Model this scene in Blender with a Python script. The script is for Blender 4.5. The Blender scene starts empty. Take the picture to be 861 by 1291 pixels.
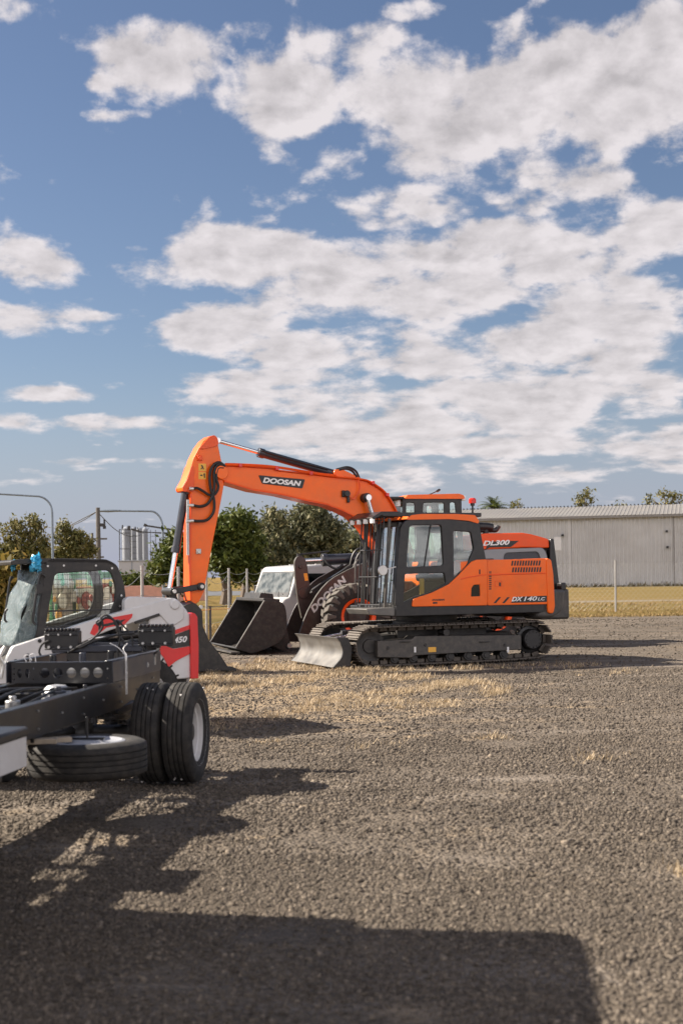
import bpy, bmesh, math, random
import numpy as np
from mathutils import Vector, Matrix
random.seed(7); RNG = np.random.default_rng(11)
R = math.radians
sc = bpy.context.scene
COL = sc.collection

# ------------------------------------------------------------------ camera model (used to survey sizes on known planes)
F, CX, HY, H = 1794.0, 430.5, 725.0, 1.65
RHO = R(0.9)
def ray(px, py):
    u = (px-CX)/F; w = (HY-py)/F
    return (u*math.cos(RHO)+w*math.sin(RHO), 1.0, w*math.cos(RHO)-u*math.sin(RHO))
def gpt(px, py):
    d = ray(px, py); t = -H/d[2]
    return Vector((d[0]*t, t, 0))
def at(px, py, Y):
    d = ray(px, py)
    return Vector((d[0]*Y, Y, H+d[2]*Y))
class Frame:
    """a machine's own axes: x along it, y across it, z up"""
    def __init__(s, ox, oy, deg):
        s.o = (ox, oy); s.deg = deg; s.a = R(deg)
    def loc(s, x, y):
        c, n = math.cos(s.a), math.sin(s.a)
        return (x*c+y*n, -x*n+y*c)
    def P(s, px, py, v):
        d = ray(px, py); C = s.loc(-s.o[0], -s.o[1]); D = s.loc(d[0], d[1])
        t = (v-C[1])/D[1]
        return (C[0]+D[0]*t, H+d[2]*t)
    def Q(s, px, py, x):
        d = ray(px, py); C = s.loc(-s.o[0], -s.o[1]); D = s.loc(d[0], d[1])
        t = (x-C[0])/D[0]
        return (C[1]+D[1]*t, H+d[2]*t)
    def L(s, pts, v):
        return [s.P(p[0], p[1], v) for p in pts]

# ------------------------------------------------------------------ materials
def nodes_of(name):
    m = bpy.data.materials.new(name); m.use_nodes = True
    nt = m.node_tree; b = nt.nodes['Principled BSDF']
    return m, nt, b
def N(nt, t, **kw):
    n = nt.nodes.new(t)
    for k, v in kw.items():
        if k in n.inputs.keys(): n.inputs[k].default_value = v
        else: setattr(n, k, v)
    return n
def ramp(nt, fac, stops):
    r = nt.nodes.new('ShaderNodeValToRGB'); e = r.color_ramp.elements
    while len(e) < len(stops): e.new(0.5)
    for i, (p, c) in enumerate(stops):
        e[i].position = p; e[i].color = (c[0], c[1], c[2], 1)
    nt.links.new(fac, r.inputs[0]); return r.outputs[0]
def mixc(nt, fac, a, b, typ='MIX'):
    m = nt.nodes.new('ShaderNodeMix'); m.data_type = 'RGBA'; m.blend_type = typ
    for s, v in ((m.inputs[0], fac), (m.inputs[6], a), (m.inputs[7], b)):
        if hasattr(v, 'is_linked') or isinstance(v, bpy.types.NodeSocket): nt.links.new(v, s)
        elif isinstance(v, (int, float)): s.default_value = v
        else: s.default_value = (v[0], v[1], v[2], 1)
    return m.outputs[2]
def mat(name, col, rough=.5, metal=0., var=.10, scale=4., coat=0., spec=.5, dust=0., dustcol=(.30, .25, .19), bump=0., bscale=40.):
    m, nt, b = nodes_of(name)
    tc = N(nt, 'ShaderNodeTexCoord')
    n1 = N(nt, 'ShaderNodeTexNoise', Scale=scale, Detail=6.0, Roughness=.6)
    nt.links.new(tc.outputs['Object'], n1.inputs['Vector'])
    c = ramp(nt, n1.outputs[0], [(.3, [x*(1-var) for x in col]), (.7, [min(1, x*(1+var)) for x in col])])
    if dust > 0:
        n2 = N(nt, 'ShaderNodeTexNoise', Scale=scale*2.3, Detail=9.0, Roughness=.72)
        nt.links.new(tc.outputs['Object'], n2.inputs['Vector'])
        f = ramp(nt, n2.outputs[0], [(.42, (0, 0, 0)), (.78, (dust,)*3)])
        c = mixc(nt, f, c, dustcol)
    nt.links.new(c, b.inputs['Base Color'])
    rr = ramp(nt, n1.outputs[0], [(.25, (rough*.8,)*3), (.75, (min(1, rough*1.25),)*3)])
    nt.links.new(rr, b.inputs['Roughness'])
    b.inputs['Metallic'].default_value = metal
    b.inputs['Coat Weight'].default_value = coat
    b.inputs['Coat Roughness'].default_value = .08
    b.inputs['Specular IOR Level'].default_value = spec
    if bump > 0:
        n3 = N(nt, 'ShaderNodeTexNoise', Scale=bscale, Detail=4.0)
        nt.links.new(tc.outputs['Object'], n3.inputs['Vector'])
        bp = N(nt, 'ShaderNodeBump', Strength=bump, Distance=.01)
        nt.links.new(n3.outputs[0], bp.inputs['Height']); nt.links.new(bp.outputs[0], b.inputs['Normal'])
    return m
def glass(name, tint, refl=1.0, op=0.0):
    m, nt, b = nodes_of(name); nt.nodes.remove(b)
    tr = N(nt, 'ShaderNodeBsdfTransparent', Color=(*tint, 1))
    gl = N(nt, 'ShaderNodeBsdfGlossy', Color=(.95, .97, 1, 1), Roughness=.02)
    lw = N(nt, 'ShaderNodeFresnel', IOR=1.5)
    mx = N(nt, 'ShaderNodeMixShader')
    ml = N(nt, 'ShaderNodeMath', operation='MULTIPLY_ADD'); ml.inputs[1].default_value = refl; ml.inputs[2].default_value = op
    nt.links.new(lw.outputs[0], ml.inputs[0]); nt.links.new(ml.outputs[0], mx.inputs[0])
    nt.links.new(tr.outputs[0], mx.inputs[1]); nt.links.new(gl.outputs[0], mx.inputs[2])
    nt.links.new(mx.outputs[0], nt.nodes['Material Output'].inputs[0])
    return m
ORANGE = (.93, .142, .004)
M = {}
M['orange'] = mat('orange_paint', ORANGE, .38, coat=.18, spec=.35, var=.08, scale=2.2, dust=.20, dustcol=(.36, .19, .09))
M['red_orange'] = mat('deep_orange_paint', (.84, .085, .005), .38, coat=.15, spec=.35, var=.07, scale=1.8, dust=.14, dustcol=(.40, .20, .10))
M['black'] = mat('black_paint', (.009, .009, .010), .42, coat=.1, var=.2, dust=.07)
M['charcoal'] = mat('charcoal_paint', (.020, .019, .0185), .5, var=.2, dust=.14)
M['grey_dark'] = mat('dark_grey_paint', (.050, .046, .042), .5, var=.15, dust=.28)
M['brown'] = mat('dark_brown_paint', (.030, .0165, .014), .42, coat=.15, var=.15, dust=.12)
M['bucket'] = mat('bucket_paint', (.012, .0108, .0105), .50, var=.25, dust=.14)
M['steel'] = mat('worn_steel', (.15, .145, .137), .5, metal=.4, var=.3, scale=3.5, dust=.45, dustcol=(.16, .13, .095))
M['chrome'] = mat('chrome_rod', (.70, .70, .70), .26, metal=1., var=.05)
M['navy'] = mat('cylinder_paint', (.020, .022, .032), .35, coat=.2, var=.12, dust=.05)
M['shoe'] = mat('track_steel', (.085, .072, .060), .6, metal=.25, var=.3, scale=8, dust=.45, dustcol=(.17, .135, .10), bump=.2)
M['rubber'] = mat('tyre_rubber', (.011, .0105, .010), .72, var=.2, scale=7, dust=.16, dustcol=(.17, .14, .11), bump=.15)
M['road_rubber'] = mat('road_tyre_rubber', (.013, .012, .011), .8, var=.25, scale=6, dust=.35, dustcol=(.13, .11, .09), bump=.15)
M['rubber_dusty'] = mat('dusty_tread_rubber', (.075, .066, .057), .85, var=.3, scale=7, dust=.5, dustcol=(.22, .19, .155), bump=.2)
M['hose'] = mat('hose_rubber', (.014, .013, .013), .5, var=.2)
M['white'] = mat('white_paint', (.62, .61, .60), .35, coat=.3, var=.04, dust=.12)
M['vanwhite'] = mat('van_white_paint', (.40, .39, .38), .4, coat=.25, var=.04, dust=.14)
M['rim_white'] = mat('rim_white_paint', (.64, .63, .62), .38, coat=.2, var=.07, dust=.22)
M['red'] = mat('red_paint', (.68, .022, .022), .34, coat=.35, var=.05, dust=.06)
M['alu'] = mat('brushed_aluminium', (.55, .55, .55), .35, metal=.6, var=.1)
M['silver'] = mat('silver_panel', (.22, .225, .235), .35, metal=.3, coat=.3, var=.06, dust=.1)
M['letter'] = mat('white_lettering', (.80, .79, .77), .45, var=.04)
M['letter_grey'] = mat('grey_lettering', (.66, .63, .60), .5, var=.08, dust=.10)
M['sticker'] = mat('yellow_sticker', (.80, .42, .06), .5, var=.08)
M['sticker_orange'] = mat('amber_sticker', (.85, .30, .02), .4, var=.05)
M['plastic'] = mat('black_plastic', (.012, .012, .013), .38, var=.2, dust=.05)
M['chassis'] = mat('chassis_paint', (.008, .0085, .011), .36, coat=.15, var=.2, dust=.03)
M['chassis_grey'] = mat('chassis_grey_paint', (.030, .034, .048), .36, coat=.25, var=.12, dust=.05)
M['metal'] = mat('zinc_metal', (.55, .54, .52), .38, metal=.8, var=.12)
M['seat'] = mat('seat_fabric', (.05, .048, .046), .85, var=.2)
M['beige'] = mat('beige_trim', (.42, .36, .28), .7, var=.1)
M['lamp'] = mat('lamp_lens', (.82, .82, .80), .12, var=.03)
M['beacon'] = mat('red_lens', (.70, .03, .02), .2, var=.05)
M['glass'] = glass('cab_glass', (.86, .92, .87), 1.2, .03)
M['glass_front'] = glass('screen_glass', (.80, .86, .82), .45, .02)
M['glass_clear'] = glass('clear_glass', (.95, .97, .95), 1.0, .01)
M['glass_dark'] = glass('tinted_glass', (.10, .12, .14), 1.3, .03)
M['glass_blue'] = glass('blue_tinted_glass', (.10, .24, .34), 1.3, .05)
M['wrap'] = None

# ------------------------------------------------------------------ mesh collector
def rp(pts, r=0.03, n=5):
    """round the corners of a polygon; a point may carry its own radius"""
    out = []; k = len(pts)
    for i, p in enumerate(pts):
        rad = p[2] if len(p) > 2 else r
        a = Vector(pts[i-1][:2]); b = Vector(p[:2]); c = Vector(pts[(i+1) % k][:2])
        u = a-b; w = c-b
        if u.length < 1e-6 or w.length < 1e-6: continue
        d = min(rad, u.length*.45, w.length*.45)
        if d < 1e-4: out.append((b.x, b.y)); continue
        p0 = b+u.normalized()*d; p1 = b+w.normalized()*d
        for j in range(n+1):
            t = j/n
            q = p0*(1-t)**2+b*2*t*(1-t)+p1*t*t
            out.append((q.x, q.y))
    return out
def catmull(pts, n=6):
    pts = [Vector(p) for p in pts]
    if len(pts) < 3: return pts
    P = [pts[0]*2-pts[1]]+pts+[pts[-1]*2-pts[-2]]
    out = []
    for i in range(1, len(P)-2):
        a, b, c, d = P[i-1:i+3]
        for j in range(n):
            t = j/n
            out.append(.5*((2*b)+(c-a)*t+(2*a-5*b+4*c-d)*t*t+(3*b-a-3*c+d)*t**3))
    out.append(pts[-1]); return out
class MB:
    def __init__(s): s.v = []; s.f = []
    def add(s, vs, fs):
        o = len(s.v); s.v += [tuple(v) for v in vs]; s.f += [tuple(i+o for i in f) for f in fs]; return s
    def prism(s, poly, y0, y1):
        n = len(poly)
        A = sum(poly[i][0]*poly[(i+1) % n][1]-poly[(i+1) % n][0]*poly[i][1] for i in range(n))
        if A < 0: poly = poly[::-1]
        vs = [(p[0], y0, p[1]) for p in poly]+[(p[0], y1, p[1]) for p in poly]
        fs = [tuple(range(n)), tuple(range(2*n-1, n-1, -1))]
        fs += [(i, i+n, (i+1) % n+n, (i+1) % n) for i in range(n)]
        return s.add(vs, fs)
    def prism_x(s, poly, x0, x1):            # poly in (y,z)
        t = MB().prism([(p[0], p[1]) for p in poly], x0, x1)
        return s.add([(v[1], v[0], v[2]) for v in t.v], [f[::-1] for f in t.f])
    def prism_z(s, poly, z0, z1):            # poly in (x,y)
        t = MB().prism(poly, z0, z1)
        return s.add([(v[0], v[2], v[1]) for v in t.v], [f[::-1] for f in t.f])
    def plate(s, outer, holes, y0, y1, bev=0.):
        cu = bpy.data.curves.new('c', 'CURVE'); cu.dimensions = '2D'; cu.fill_mode = 'BOTH'
        cu.extrude = abs(y1-y0)/2-bev; cu.bevel_depth = bev; cu.bevel_resolution = 1
        for pl in [outer]+list(holes):
            sp = cu.splines.new('POLY'); sp.points.add(len(pl)-1)
            for q, p in zip(sp.points, pl): q.co = (p[0], p[1], 0, 1)
            sp.use_cyclic_u = True
        ob = bpy.data.objects.new('c', cu); COL.objects.link(ob)
        dg = bpy.context.evaluated_depsgraph_get(); dg.update()
        me = bpy.data.meshes.new_from_object(ob.evaluated_get(dg))
        ym = (y0+y1)/2
        s.add([(v.co.x, ym-v.co.z, v.co.y) for v in me.vertices], [tuple(p.vertices) for p in me.polygons])
        bpy.data.objects.remove(ob); bpy.data.curves.remove(cu); bpy.data.meshes.remove(me)
        return s
    def box(s, x0, x1, y0, y1, z0, z1, mtx=None):
        vs = [Vector((x, y, z)) for x in (x0, x1) for y in (y0, y1) for z in (z0, z1)]
        if mtx is not None: vs = [mtx @ v for v in vs]
        return s.add(vs, [(0, 1, 3, 2), (4, 6, 7, 5), (0, 4, 5, 1), (2, 3, 7, 6), (0, 2, 6, 4), (1, 5, 7, 3)])
    def bar(s, p0, p1, w, h, up=(0, 0, 1)):
        """a rectangular bar between two points: w sideways, h along up"""
        p0 = Vector(p0); p1 = Vector(p1); d = p1-p0; L = d.length; x = d/L
        y = Vector(up).cross(x)
        if y.length < 1e-5: y = Vector((0, 1, 0)).cross(x)
        y.normalize(); z = x.cross(y)
        m = Matrix.Translation(p0) @ Matrix((x, y, z)).transposed().to_4x4()
        return s.box(0, L, -w/2, w/2, -h/2, h/2, m)
    def cyl(s, p0, p1, r0, r1=None, n=18, caps=True):
        r1 = r0 if r1 is None else r1
        p0 = Vector(p0); p1 = Vector(p1); d = (p1-p0).normalized()
        a = d.orthogonal().normalized(); b = d.cross(a)
        vs = []
        for p, r in ((p0, r0), (p1, r1)):
            for i in range(n):
                t = 2*math.pi*i/n
                vs.append(p+a*(r*math.cos(t))+b*(r*math.sin(t)))
        fs = [(i, (i+1) % n, (i+1) % n+n, i+n) for i in range(n)]
        if caps: fs += [tuple(range(n-1, -1, -1)), tuple(range(n, 2*n))]
        return s.add(vs, fs)
    def tube(s, pts, r, n=8, smooth=True, closed_caps=True):
        pts = catmull(pts) if smooth and len(pts) > 2 else [Vector(p) for p in pts]
        k = len(pts); rs = r if isinstance(r, (list, tuple)) else None
        t0 = (pts[1]-pts[0]).normalized(); a = t0.orthogonal().normalized(); vs = []
        for i, p in enumerate(pts):
            t = (pts[min(i+1, k-1)]-pts[max(i-1, 0)]).normalized()
            a = (a-t*a.dot(t)).normalized(); b = t.cross(a)
            rr = r if rs is None else rs[0]+(rs[1]-rs[0])*i/(k-1)
            for j in range(n):
                q = 2*math.pi*j/n
                vs.append(p+a*(rr*math.cos(q))+b*(rr*math.sin(q)))
        fs = [(i*n+j, i*n+(j+1) % n, (i+1)*n+(j+1) % n, (i+1)*n+j) for i in range(k-1) for j in range(n)]
        if closed_caps: fs += [tuple(range(n-1, -1, -1)), tuple(range((k-1)*n, k*n))]
        return s.add(vs, fs)
    def lathe(s, prof, c=(0, 0, 0), axis='y', n=40, closed=False):
        """prof: (radius, offset along the axis)"""
        k = len(prof); vs = []
        for i in range(n):
            t = 2*math.pi*i/n; ct, st = math.cos(t), math.sin(t)
            for r, h in prof:
                if axis == 'y': q = (r*ct, h, r*st)
                elif axis == 'x': q = (h, r*ct, r*st)
                else: q = (r*ct, r*st, h)
                vs.append((q[0]+c[0], q[1]+c[1], q[2]+c[2]))
        fs = []
        kk = k if closed else k-1
        for i in range(n):
            for j in range(kk):
                a = i*k+j; b = i*k+(j+1) % k; c2 = ((i+1) % n)*k+(j+1) % k; d = ((i+1) % n)*k+j
                fs.append((a, b, c2, d) if axis != 'y' else (a, d, c2, b))
        return s.add(vs, fs)
    def build(s, name, m, parent=None, bevel=0., rotz=0., smooth=35, segs=2):
        me = bpy.data.meshes.new(name)
        me.from_pydata(s.v, [], s.f); me.update()
        bm = bmesh.new(); bm.from_mesh(me)
        bmesh.ops.recalc_face_normals(bm, faces=bm.faces); bm.to_mesh(me); bm.free()
        if smooth:
            me.polygons.foreach_set('use_smooth', [True]*len(me.polygons))
            me.set_sharp_from_angle(angle=R(smooth))
        me.materials.append(m)
        o = bpy.data.objects.new(name, me); COL.objects.link(o)
        if parent is not None: o.parent = parent
        o.rotation_euler.z = R(rotz)
        if bevel > 0:
            b = o.modifiers.new('bevel', 'BEVEL'); b.width = bevel; b.segments = segs
            b.limit_method = 'ANGLE'; b.angle_limit = R(40); b.use_clamp_overlap = True
        return o
def each(mb, name, m, parent=None, bevel=0., rotz=0., **k):
    """every separate piece of the collector becomes a part of its own"""
    par = list(range(len(mb.v)))
    def fd(a):
        while par[a] != a: par[a] = par[par[a]]; a = par[a]
        return a
    for f in mb.f:
        for q in f[1:]: par[fd(q)] = fd(f[0])
    grp = {}
    for f in mb.f: grp.setdefault(fd(f[0]), []).append(f)
    out = []
    for fs in grp.values():
        ids = sorted({i for f in fs for i in f}); mp = {i: j for j, i in enumerate(ids)}
        t = MB().add([mb.v[i] for i in ids], [tuple(mp[i] for i in f) for f in fs]); out.append(t.build(name, m, parent, bevel, rotz, **k))
    return out
def tag(o, label=None, cat=None, group=None, kind=None):
    if label: o['label'] = label
    if cat: o['category'] = cat
    if group: o['group'] = group
    if kind: o['kind'] = kind
    return o
def thing(name, label, cat, loc=(0, 0, 0), rz=0., group=None):
    o = bpy.data.objects.new(name, None); COL.objects.link(o)
    o.location = loc; o.rotation_euler = (0, 0, R(rz)); o.empty_display_size = .2
    return tag(o, label, cat, group)
def copy_tree(o, parent=None):
    c = o.copy(); COL.objects.link(c)
    if parent is not None: c.parent = parent
    for ch in list(o.children): copy_tree(ch, c)
    return c
def lettering(text, bl, br, ht, y, m, parent, shear=.25, bold=.03, name='lettering', rotz=0, up=None):
    """text standing on the plane y=const of a machine, baseline from bl to br (x,z)"""
    cu = bpy.data.curves.new('t', 'FONT'); cu.body = text; cu.shear = shear; cu.offset = bold; cu.resolution_u = 4
    ob = bpy.data.objects.new('t', cu); COL.objects.link(ob)
    dg = bpy.context.evaluated_depsgraph_get(); dg.update()
    me = bpy.data.meshes.new_from_object(ob.evaluated_get(dg))
    co = [v.co.copy() for v in me.vertices]; fs = [tuple(p.vertices) for p in me.polygons]
    bpy.data.objects.remove(ob); bpy.data.curves.remove(cu); bpy.data.meshes.remove(me)
    x0 = min(c.x for c in co); x1 = max(c.x for c in co); y0 = min(c.y for c in co); y1 = max(c.y for c in co)
    bl = Vector(bl); br = Vector(br); rt = br-bl; u = Vector((-rt.y, rt.x)).normalized()*ht
    if up is not None: u = Vector(up)
    vs = []
    for c in co:
        q = bl+rt*((c.x-x0)/(x1-x0))+u*((c.y-y0)/(y1-y0)); vs.append((q.x, y, q.y))
    return MB().add(vs, fs).build(name, m, parent, rotz=rotz, smooth=0)
def cylinder_pair(p0, p1, r_body, r_rod, split, gland=True):
    """hydraulic ram: body from p0 to the split, rod from there to p1 -> (body mesh, rod mesh)"""
    p0 = Vector(p0); p1 = Vector(p1); q = p0.lerp(p1, split); d = (p1-p0).normalized()
    b = MB().cyl(p0, q, r_body); b.cyl(q-d*.10, q+d*.015, r_body*1.18)
    side = d.orthogonal().normalized()
    b.cyl(p0-Vector((0, .10, 0)), p0+Vector((0, .10, 0)), r_body*1.05)
    r = MB().cyl(q, p1, r_rod); r.cyl(p1-Vector((0, .08, 0)), p1+Vector((0, .08, 0)), r_rod*1.25)
    return b, r
SKYK = .62; EXPO = 1.35
# ================================================================== EXCAVATOR
EO = (1.588, 26.865); TY, UY = 20.0, 26.0; SW = UY-TY
T = Frame(*EO, TY); U = Frame(*EO, UY)
ex = thing('tracked_excavator', 'orange tracked excavator with raised boom, barred cab guard and silver dozer blade', 'excavator', (EO[0], EO[1], 0), TY)
# ---- undercarriage
def hull(pts):
    pts = sorted(set(pts))
    def half(ps):
        h = []
        for p in ps:
            while len(h) >= 2 and (h[-1][0]-h[-2][0])*(p[1]-h[-2][1])-(h[-1][1]-h[-2][1])*(p[0]-h[-2][0]) <= 0: h.pop()
            h.append(p)
        return h
    a = half(pts); b = half(pts[::-1]); return a[:-1]+b[:-1]
def belt(circles, n):
    pts = []
    for x, z, r in circles:
        pts += [(round(x+r*math.cos(2*math.pi*i/72), 5), round(z+r*math.sin(2*math.pi*i/72), 5)) for i in range(72)]
    h = [Vector(p) for p in hull(pts)]; h.append(h[0])
    Ls = [0]
    for i in range(1, len(h)): Ls.append(Ls[-1]+(h[i]-h[i-1]).length)
    out = []; j = 0
    for k in range(n):
        t = Ls[-1]*k/n
        while Ls[j+1] < t: j += 1
        q = h[j].lerp(h[j+1], (t-Ls[j])/(Ls[j+1]-Ls[j])); d = (h[j+1]-h[j]).normalized()
        out.append((q, d))
    return out, Ls[-1]
wheels = [(-1.56, .375, .295), (1.62, .405, .285), (1.15, .30, .20), (-.1, .585, .085)]
path, plen = belt(wheels, 46)
for side in (-1, 1):
    y0, y1 = (-1.30, -.70) if side < 0 else (.70, 1.30)
    ym = (y0+y1)/2
    c = MB(); pitch = plen/46
    for q, d in path:
        n = Vector((d.y, -d.x))
        m = Matrix(((d.x, 0, n.x, q.x), (0, 1, 0, 0), (d.y, 0, n.y, q.y), (0, 0, 0, 1)))
        c.box(-pitch*.47, pitch*.47, y0, y1, .035, .058, m)
        for g in (-.052, 0., .052): c.box(g-.009, g+.009, y0+.012, y1-.012, .0575, .079, m)
        c.box(-pitch*.40, pitch*.40, ym-.10, ym-.055, -.035, .0345, m); c.box(-pitch*.40, pitch*.40, ym+.055, ym+.10, -.035, .0345, m)
    ch = c.build('track_chain', M['shoe'], ex, bevel=.004, segs=1)
    fb = MB()
    yo = -1.20 if side < 0 else 1.20; yi = -.80 if side < 0 else .80
    pts = rp(T.L([(476, 808), (519, 806), (523, 802), (657, 800.5), (657, 819), (523, 826.5), (519, 829.5), (476, 829)], -1.2), .02)
    fb.prism(pts, min(yo, yi), max(yo, yi))
    a = T.P(500, 806, -1.2); b = T.P(650, 800, -1.2)
    fo = fb.build('track_frame', M['grey_dark'], ex, bevel=.012)
    if side < 0:
        d = MB()
        for px in (489, 536, 636):
            p = T.P(px, 813 if px > 500 else 817, -1.2); d.cyl((p[0], -1.215, p[1]), (p[0], -1.19, p[1]), .028)
        for px in (510, 610):
            p = T.P(px, 813, -1.2); d.box(p[0]-.10, p[0]+.10, -1.235, -1.19, p[1]+.05, p[1]+.065)
        each(d, 'frame_boss', M['charcoal'], fo, bevel=.004)
        p = T.P(544.5, 819, -1.2); MB().box(p[0]-.075, p[0]+.075, -1.206, -1.195, p[1]-.045, p[1]+.045).build('caution_sticker', M['sticker'], fo)
        for px in (523, 640):
            p = T.P(px, 819, -1.2); MB().box(p[0]-.018, p[0]+.018, -1.206, -1.195, p[1]-.05, p[1]+.05).build('white_sticker', M['letter'], fo)
    for i in range(7):
        rl = MB(); x = -1.12+i*.36; rl.cyl((x, ym-.15, .145), (x, ym+.15, .145), .085); rl.cyl((x, ym-.17, .145), (x, ym+.17, .145), .05)
        rl.build('track_roller', M['charcoal'], ex, bevel=.006)
    MB().cyl((-.1, ym-.14, .58), (-.1, ym+.14, .58), .065).build('top_roller', M['charcoal'], ex, bevel=.006)
    MB().lathe([(.0, -.06), (.12, -.06), (.13, -.035), (.2, -.03), (.255, -.05), (.29, -.05), (.29, .05), (.255, .05), (.2, .03), (.13, .035), (.12, .06), (0, .06)], (-1.56, ym, .375), 'y', 36).build('idler_wheel', M['charcoal'], ex)
    sp = MB().lathe([(.0, -.20), (.17, -.20), (.19, -.17), (.19, -.05), (.25, -.04), (.25, .04), (.19, .05), (.19, .17), (.0, .18)], (1.62, ym, .405), 'y', 30)
    for i in range(21):
        t = 2*math.pi*i/21
        m = Matrix.Translation((1.62, ym, .405)) @ Matrix.Rotation(-t, 4, 'Y'); sp.box(.24, .29, -.035, .035, -.018, .018, m)
    for i in range(12):
        t = 2*math.pi*i/12; sp.cyl((1.62+.145*math.cos(t), ym-.215, .405+.145*math.sin(t)), (1.62+.145*math.cos(t), ym-.19, .405+.145*math.sin(t)), .014, n=8)
    sp.build('drive_sprocket', M['black'], ex, bevel=.004, segs=1)
cf = MB(); cf.box(-.9, .9, -.72, .72, .42, .66); cf.prism_z([(-1.3, -.85), (-.5, -.5), (-.5, .5), (-1.3, .85)], .40, .55); cf.prism_z([(1.3, -.85), (.5, -.5), (.5, .5), (1.3, .85)], .40, .55)
cf.build('centre_frame', M['charcoal'], ex, bevel=.02)
MB().cyl((0, 0, .62), (0, 0, .90), .58, n=48).cyl((0, 0, .70), (0, 0, .78), .64, n=48).build('slew_ring', M['charcoal'], ex, bevel=.01)
# ---- dozer blade: curved mouldboard, end plates, two push arms, two rams
prof = []
for i in range(13):
    t = i/12; z = .03+t*.52
    prof.append((-2.25+.16*math.sin(t*math.pi)+(.02 if t > .8 else 0)-.06*(1-t), z))
back = [(x+.03, z) for x, z in prof][::-1]
bl = MB().prism(prof+back, -1.17, 1.17).build('dozer_blade', M['steel'], ex, bevel=.004)
b2 = MB()
for y in (-1.195, 1.195):
    b2.prism(rp(prof+[(-2.02, .54), (-1.95, .36), (-1.99, .04)], .01, 1), y-.012, y+.012)
for y in (-.5, .5): b2.prism([(-2.15, .08), (-2.06, .52), (-1.9, .33), (-1.9, .1)], y-.02, y+.02)
b2.box(-2.10, -2.02, -1.16, 1.16, .43, .50)
each(b2, 'blade_plate', M['black'], bl, bevel=.006)
for y in (-.58, .58):
    a = MB(); a.prism([(-2.12, .10), (-2.06, .30), (-.75, .52), (-.72, .36)], y-.09, y+.09); a.build('push_arm', M['charcoal'], ex, bevel=.012)
for y in (-.30, .30):
    b, r = cylinder_pair((-.82, y, .66), (-2.06, y, .47), .062, .035, .62)
    bb = b.build('blade_ram', M['black'], ex, bevel=.006); r.build('ram_rod', M['chrome'], bb)
b = MB()
for y in (-.62, -.5): b.tube([(-.85, y, .60), (-1.3, y, .66), (-1.75, y, .52), (-2.0, y, .50)], .022)
each(b, 'blade_hose', M['hose'], ex)

# ---- upper structure (slewed SW degrees on the undercarriage)
VC = -1.25                                   # near side of the cab
def up(mb, name, m, parent=ex, bevel=0., **k):
    return mb.build(name, m, parent, bevel, SW if parent is ex else 0, **k)
# deck / skirt
sk = U.L([(499, 763.5), (690, 760.5), (690, 772), (499, 777.5)], VC)
d = MB().prism(rp(sk, .02), VC, -.45); d.prism([(-1.0, sk[2][1]+.02), (sk[1][0], sk[2][1]+.02), (sk[1][0], sk[1][1]), (-1.0, sk[1][1])], -.45, 1.22)
up(d, 'deck', M['black'], bevel=.015)
d = MB(); q = U.L([(462, 768), (500, 766), (500, 777), (466, 775)], VC+.04); d.prism(q, VC+.04, -.38)
up(d, 'front_step', M['steel'], bevel=.012)
# cab
win = rp(U.L([(516, 661.5), (557, 661), (560, 713.5), (511.5, 716)], VC), .07)
win2 = rp(U.L([(510, 722.5), (560.5, 721.5), (563, 736), (544, 747), (521, 753.5), (508, 761)], VC), .05)
win3 = rp(U.L([(571, 668.5), (594, 670), (598, 692), (589, 713), (576, 727), (571.5, 727.5)], VC), .05)
outer = rp(U.L([(498.5, 764), (501, 720), (506, 664), (514, 655.5), (566, 654.5), (603, 659.5), (612, 706), (612, 764)], VC), .06)
cab = up(MB().plate(outer, [win, win2, win3], VC, VC+.07, .012), 'cab', M['black'])
ZR = U.P(560, 655, VC)[1]; XF = U.P(505, 664, VC)[0]; XR = U.P(603, 664, VC)[0]; XFB = U.P(498.5, 764, VC)[0]; ZB = sk[0][1]
c = MB().plate(outer, [win, win2, win3], -.36, -.29, .012)
c.box(XR-.02, XR+.05, VC+.07, -.36, ZB, ZB+.95); c.box(XR-.10, XR-.03, VC+.07, -.36, ZR-.14, ZR-.03)
c.bar((XFB+.03, VC+.10, ZB+.02), (XF+.04, VC+.10, ZR-.05), .09, .09); c.bar((XFB+.03, -.40, ZB+.02), (XF+.04, -.40, ZR-.05), .09, .09)
c.box(XF, XF+.08, VC+.1, -.4, ZR-.12, ZR-.04); c.box(XFB, XR, VC+.07, -.36, ZB-.06, ZB+.03)
up(c, 'cab_shell', M['black'], cab, bevel=.012)
rf = U.L([(511.5, 655.2), (518, 649.5), (530, 648), (575, 648), (598, 649.5), (603.5, 657), (602, 660), (590, 656.5), (566, 654.5), (520, 655.2)], VC)
up(MB().prism(rp(rf, .02), VC-.015, -.28), 'cab_roof', M['orange'], cab, bevel=.03)
for nm, pl in (('door_window', win), ('lower_window', win2), ('rear_side_window', win3)):
    up(MB().plate(pl, [], VC+.028, VC+.034), nm, M['glass'], cab); up(MB().plate(pl, [], -.327, -.321), nm, M['glass'], cab)
g = MB().add([(XFB+.02, VC+.12, ZB+.05), (XFB+.02, -.42, ZB+.05), (XF+.03, -.42, ZR-.12), (XF+.03, VC+.12, ZR-.12)], [(0, 1, 2, 3)]); up(g, 'windscreen', M['glass_front'], cab)
a = U.P(543.5, 662, VC); b = U.P(535.5, 714.5, VC)
up(MB().bar((a[0], VC+.02, a[1]), (b[0], VC+.02, b[1]), .012, .014), 'window_divider', M['plastic'], cab)
s = MB(); x0 = (XF+XR)/2+.12
s.prism(rp([(x0-.25, ZB+.42), (x0+.26, ZB+.40), (x0+.30, ZB+.53), (x0-.27, ZB+.55)], .05), -1.03, -.55)
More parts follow.
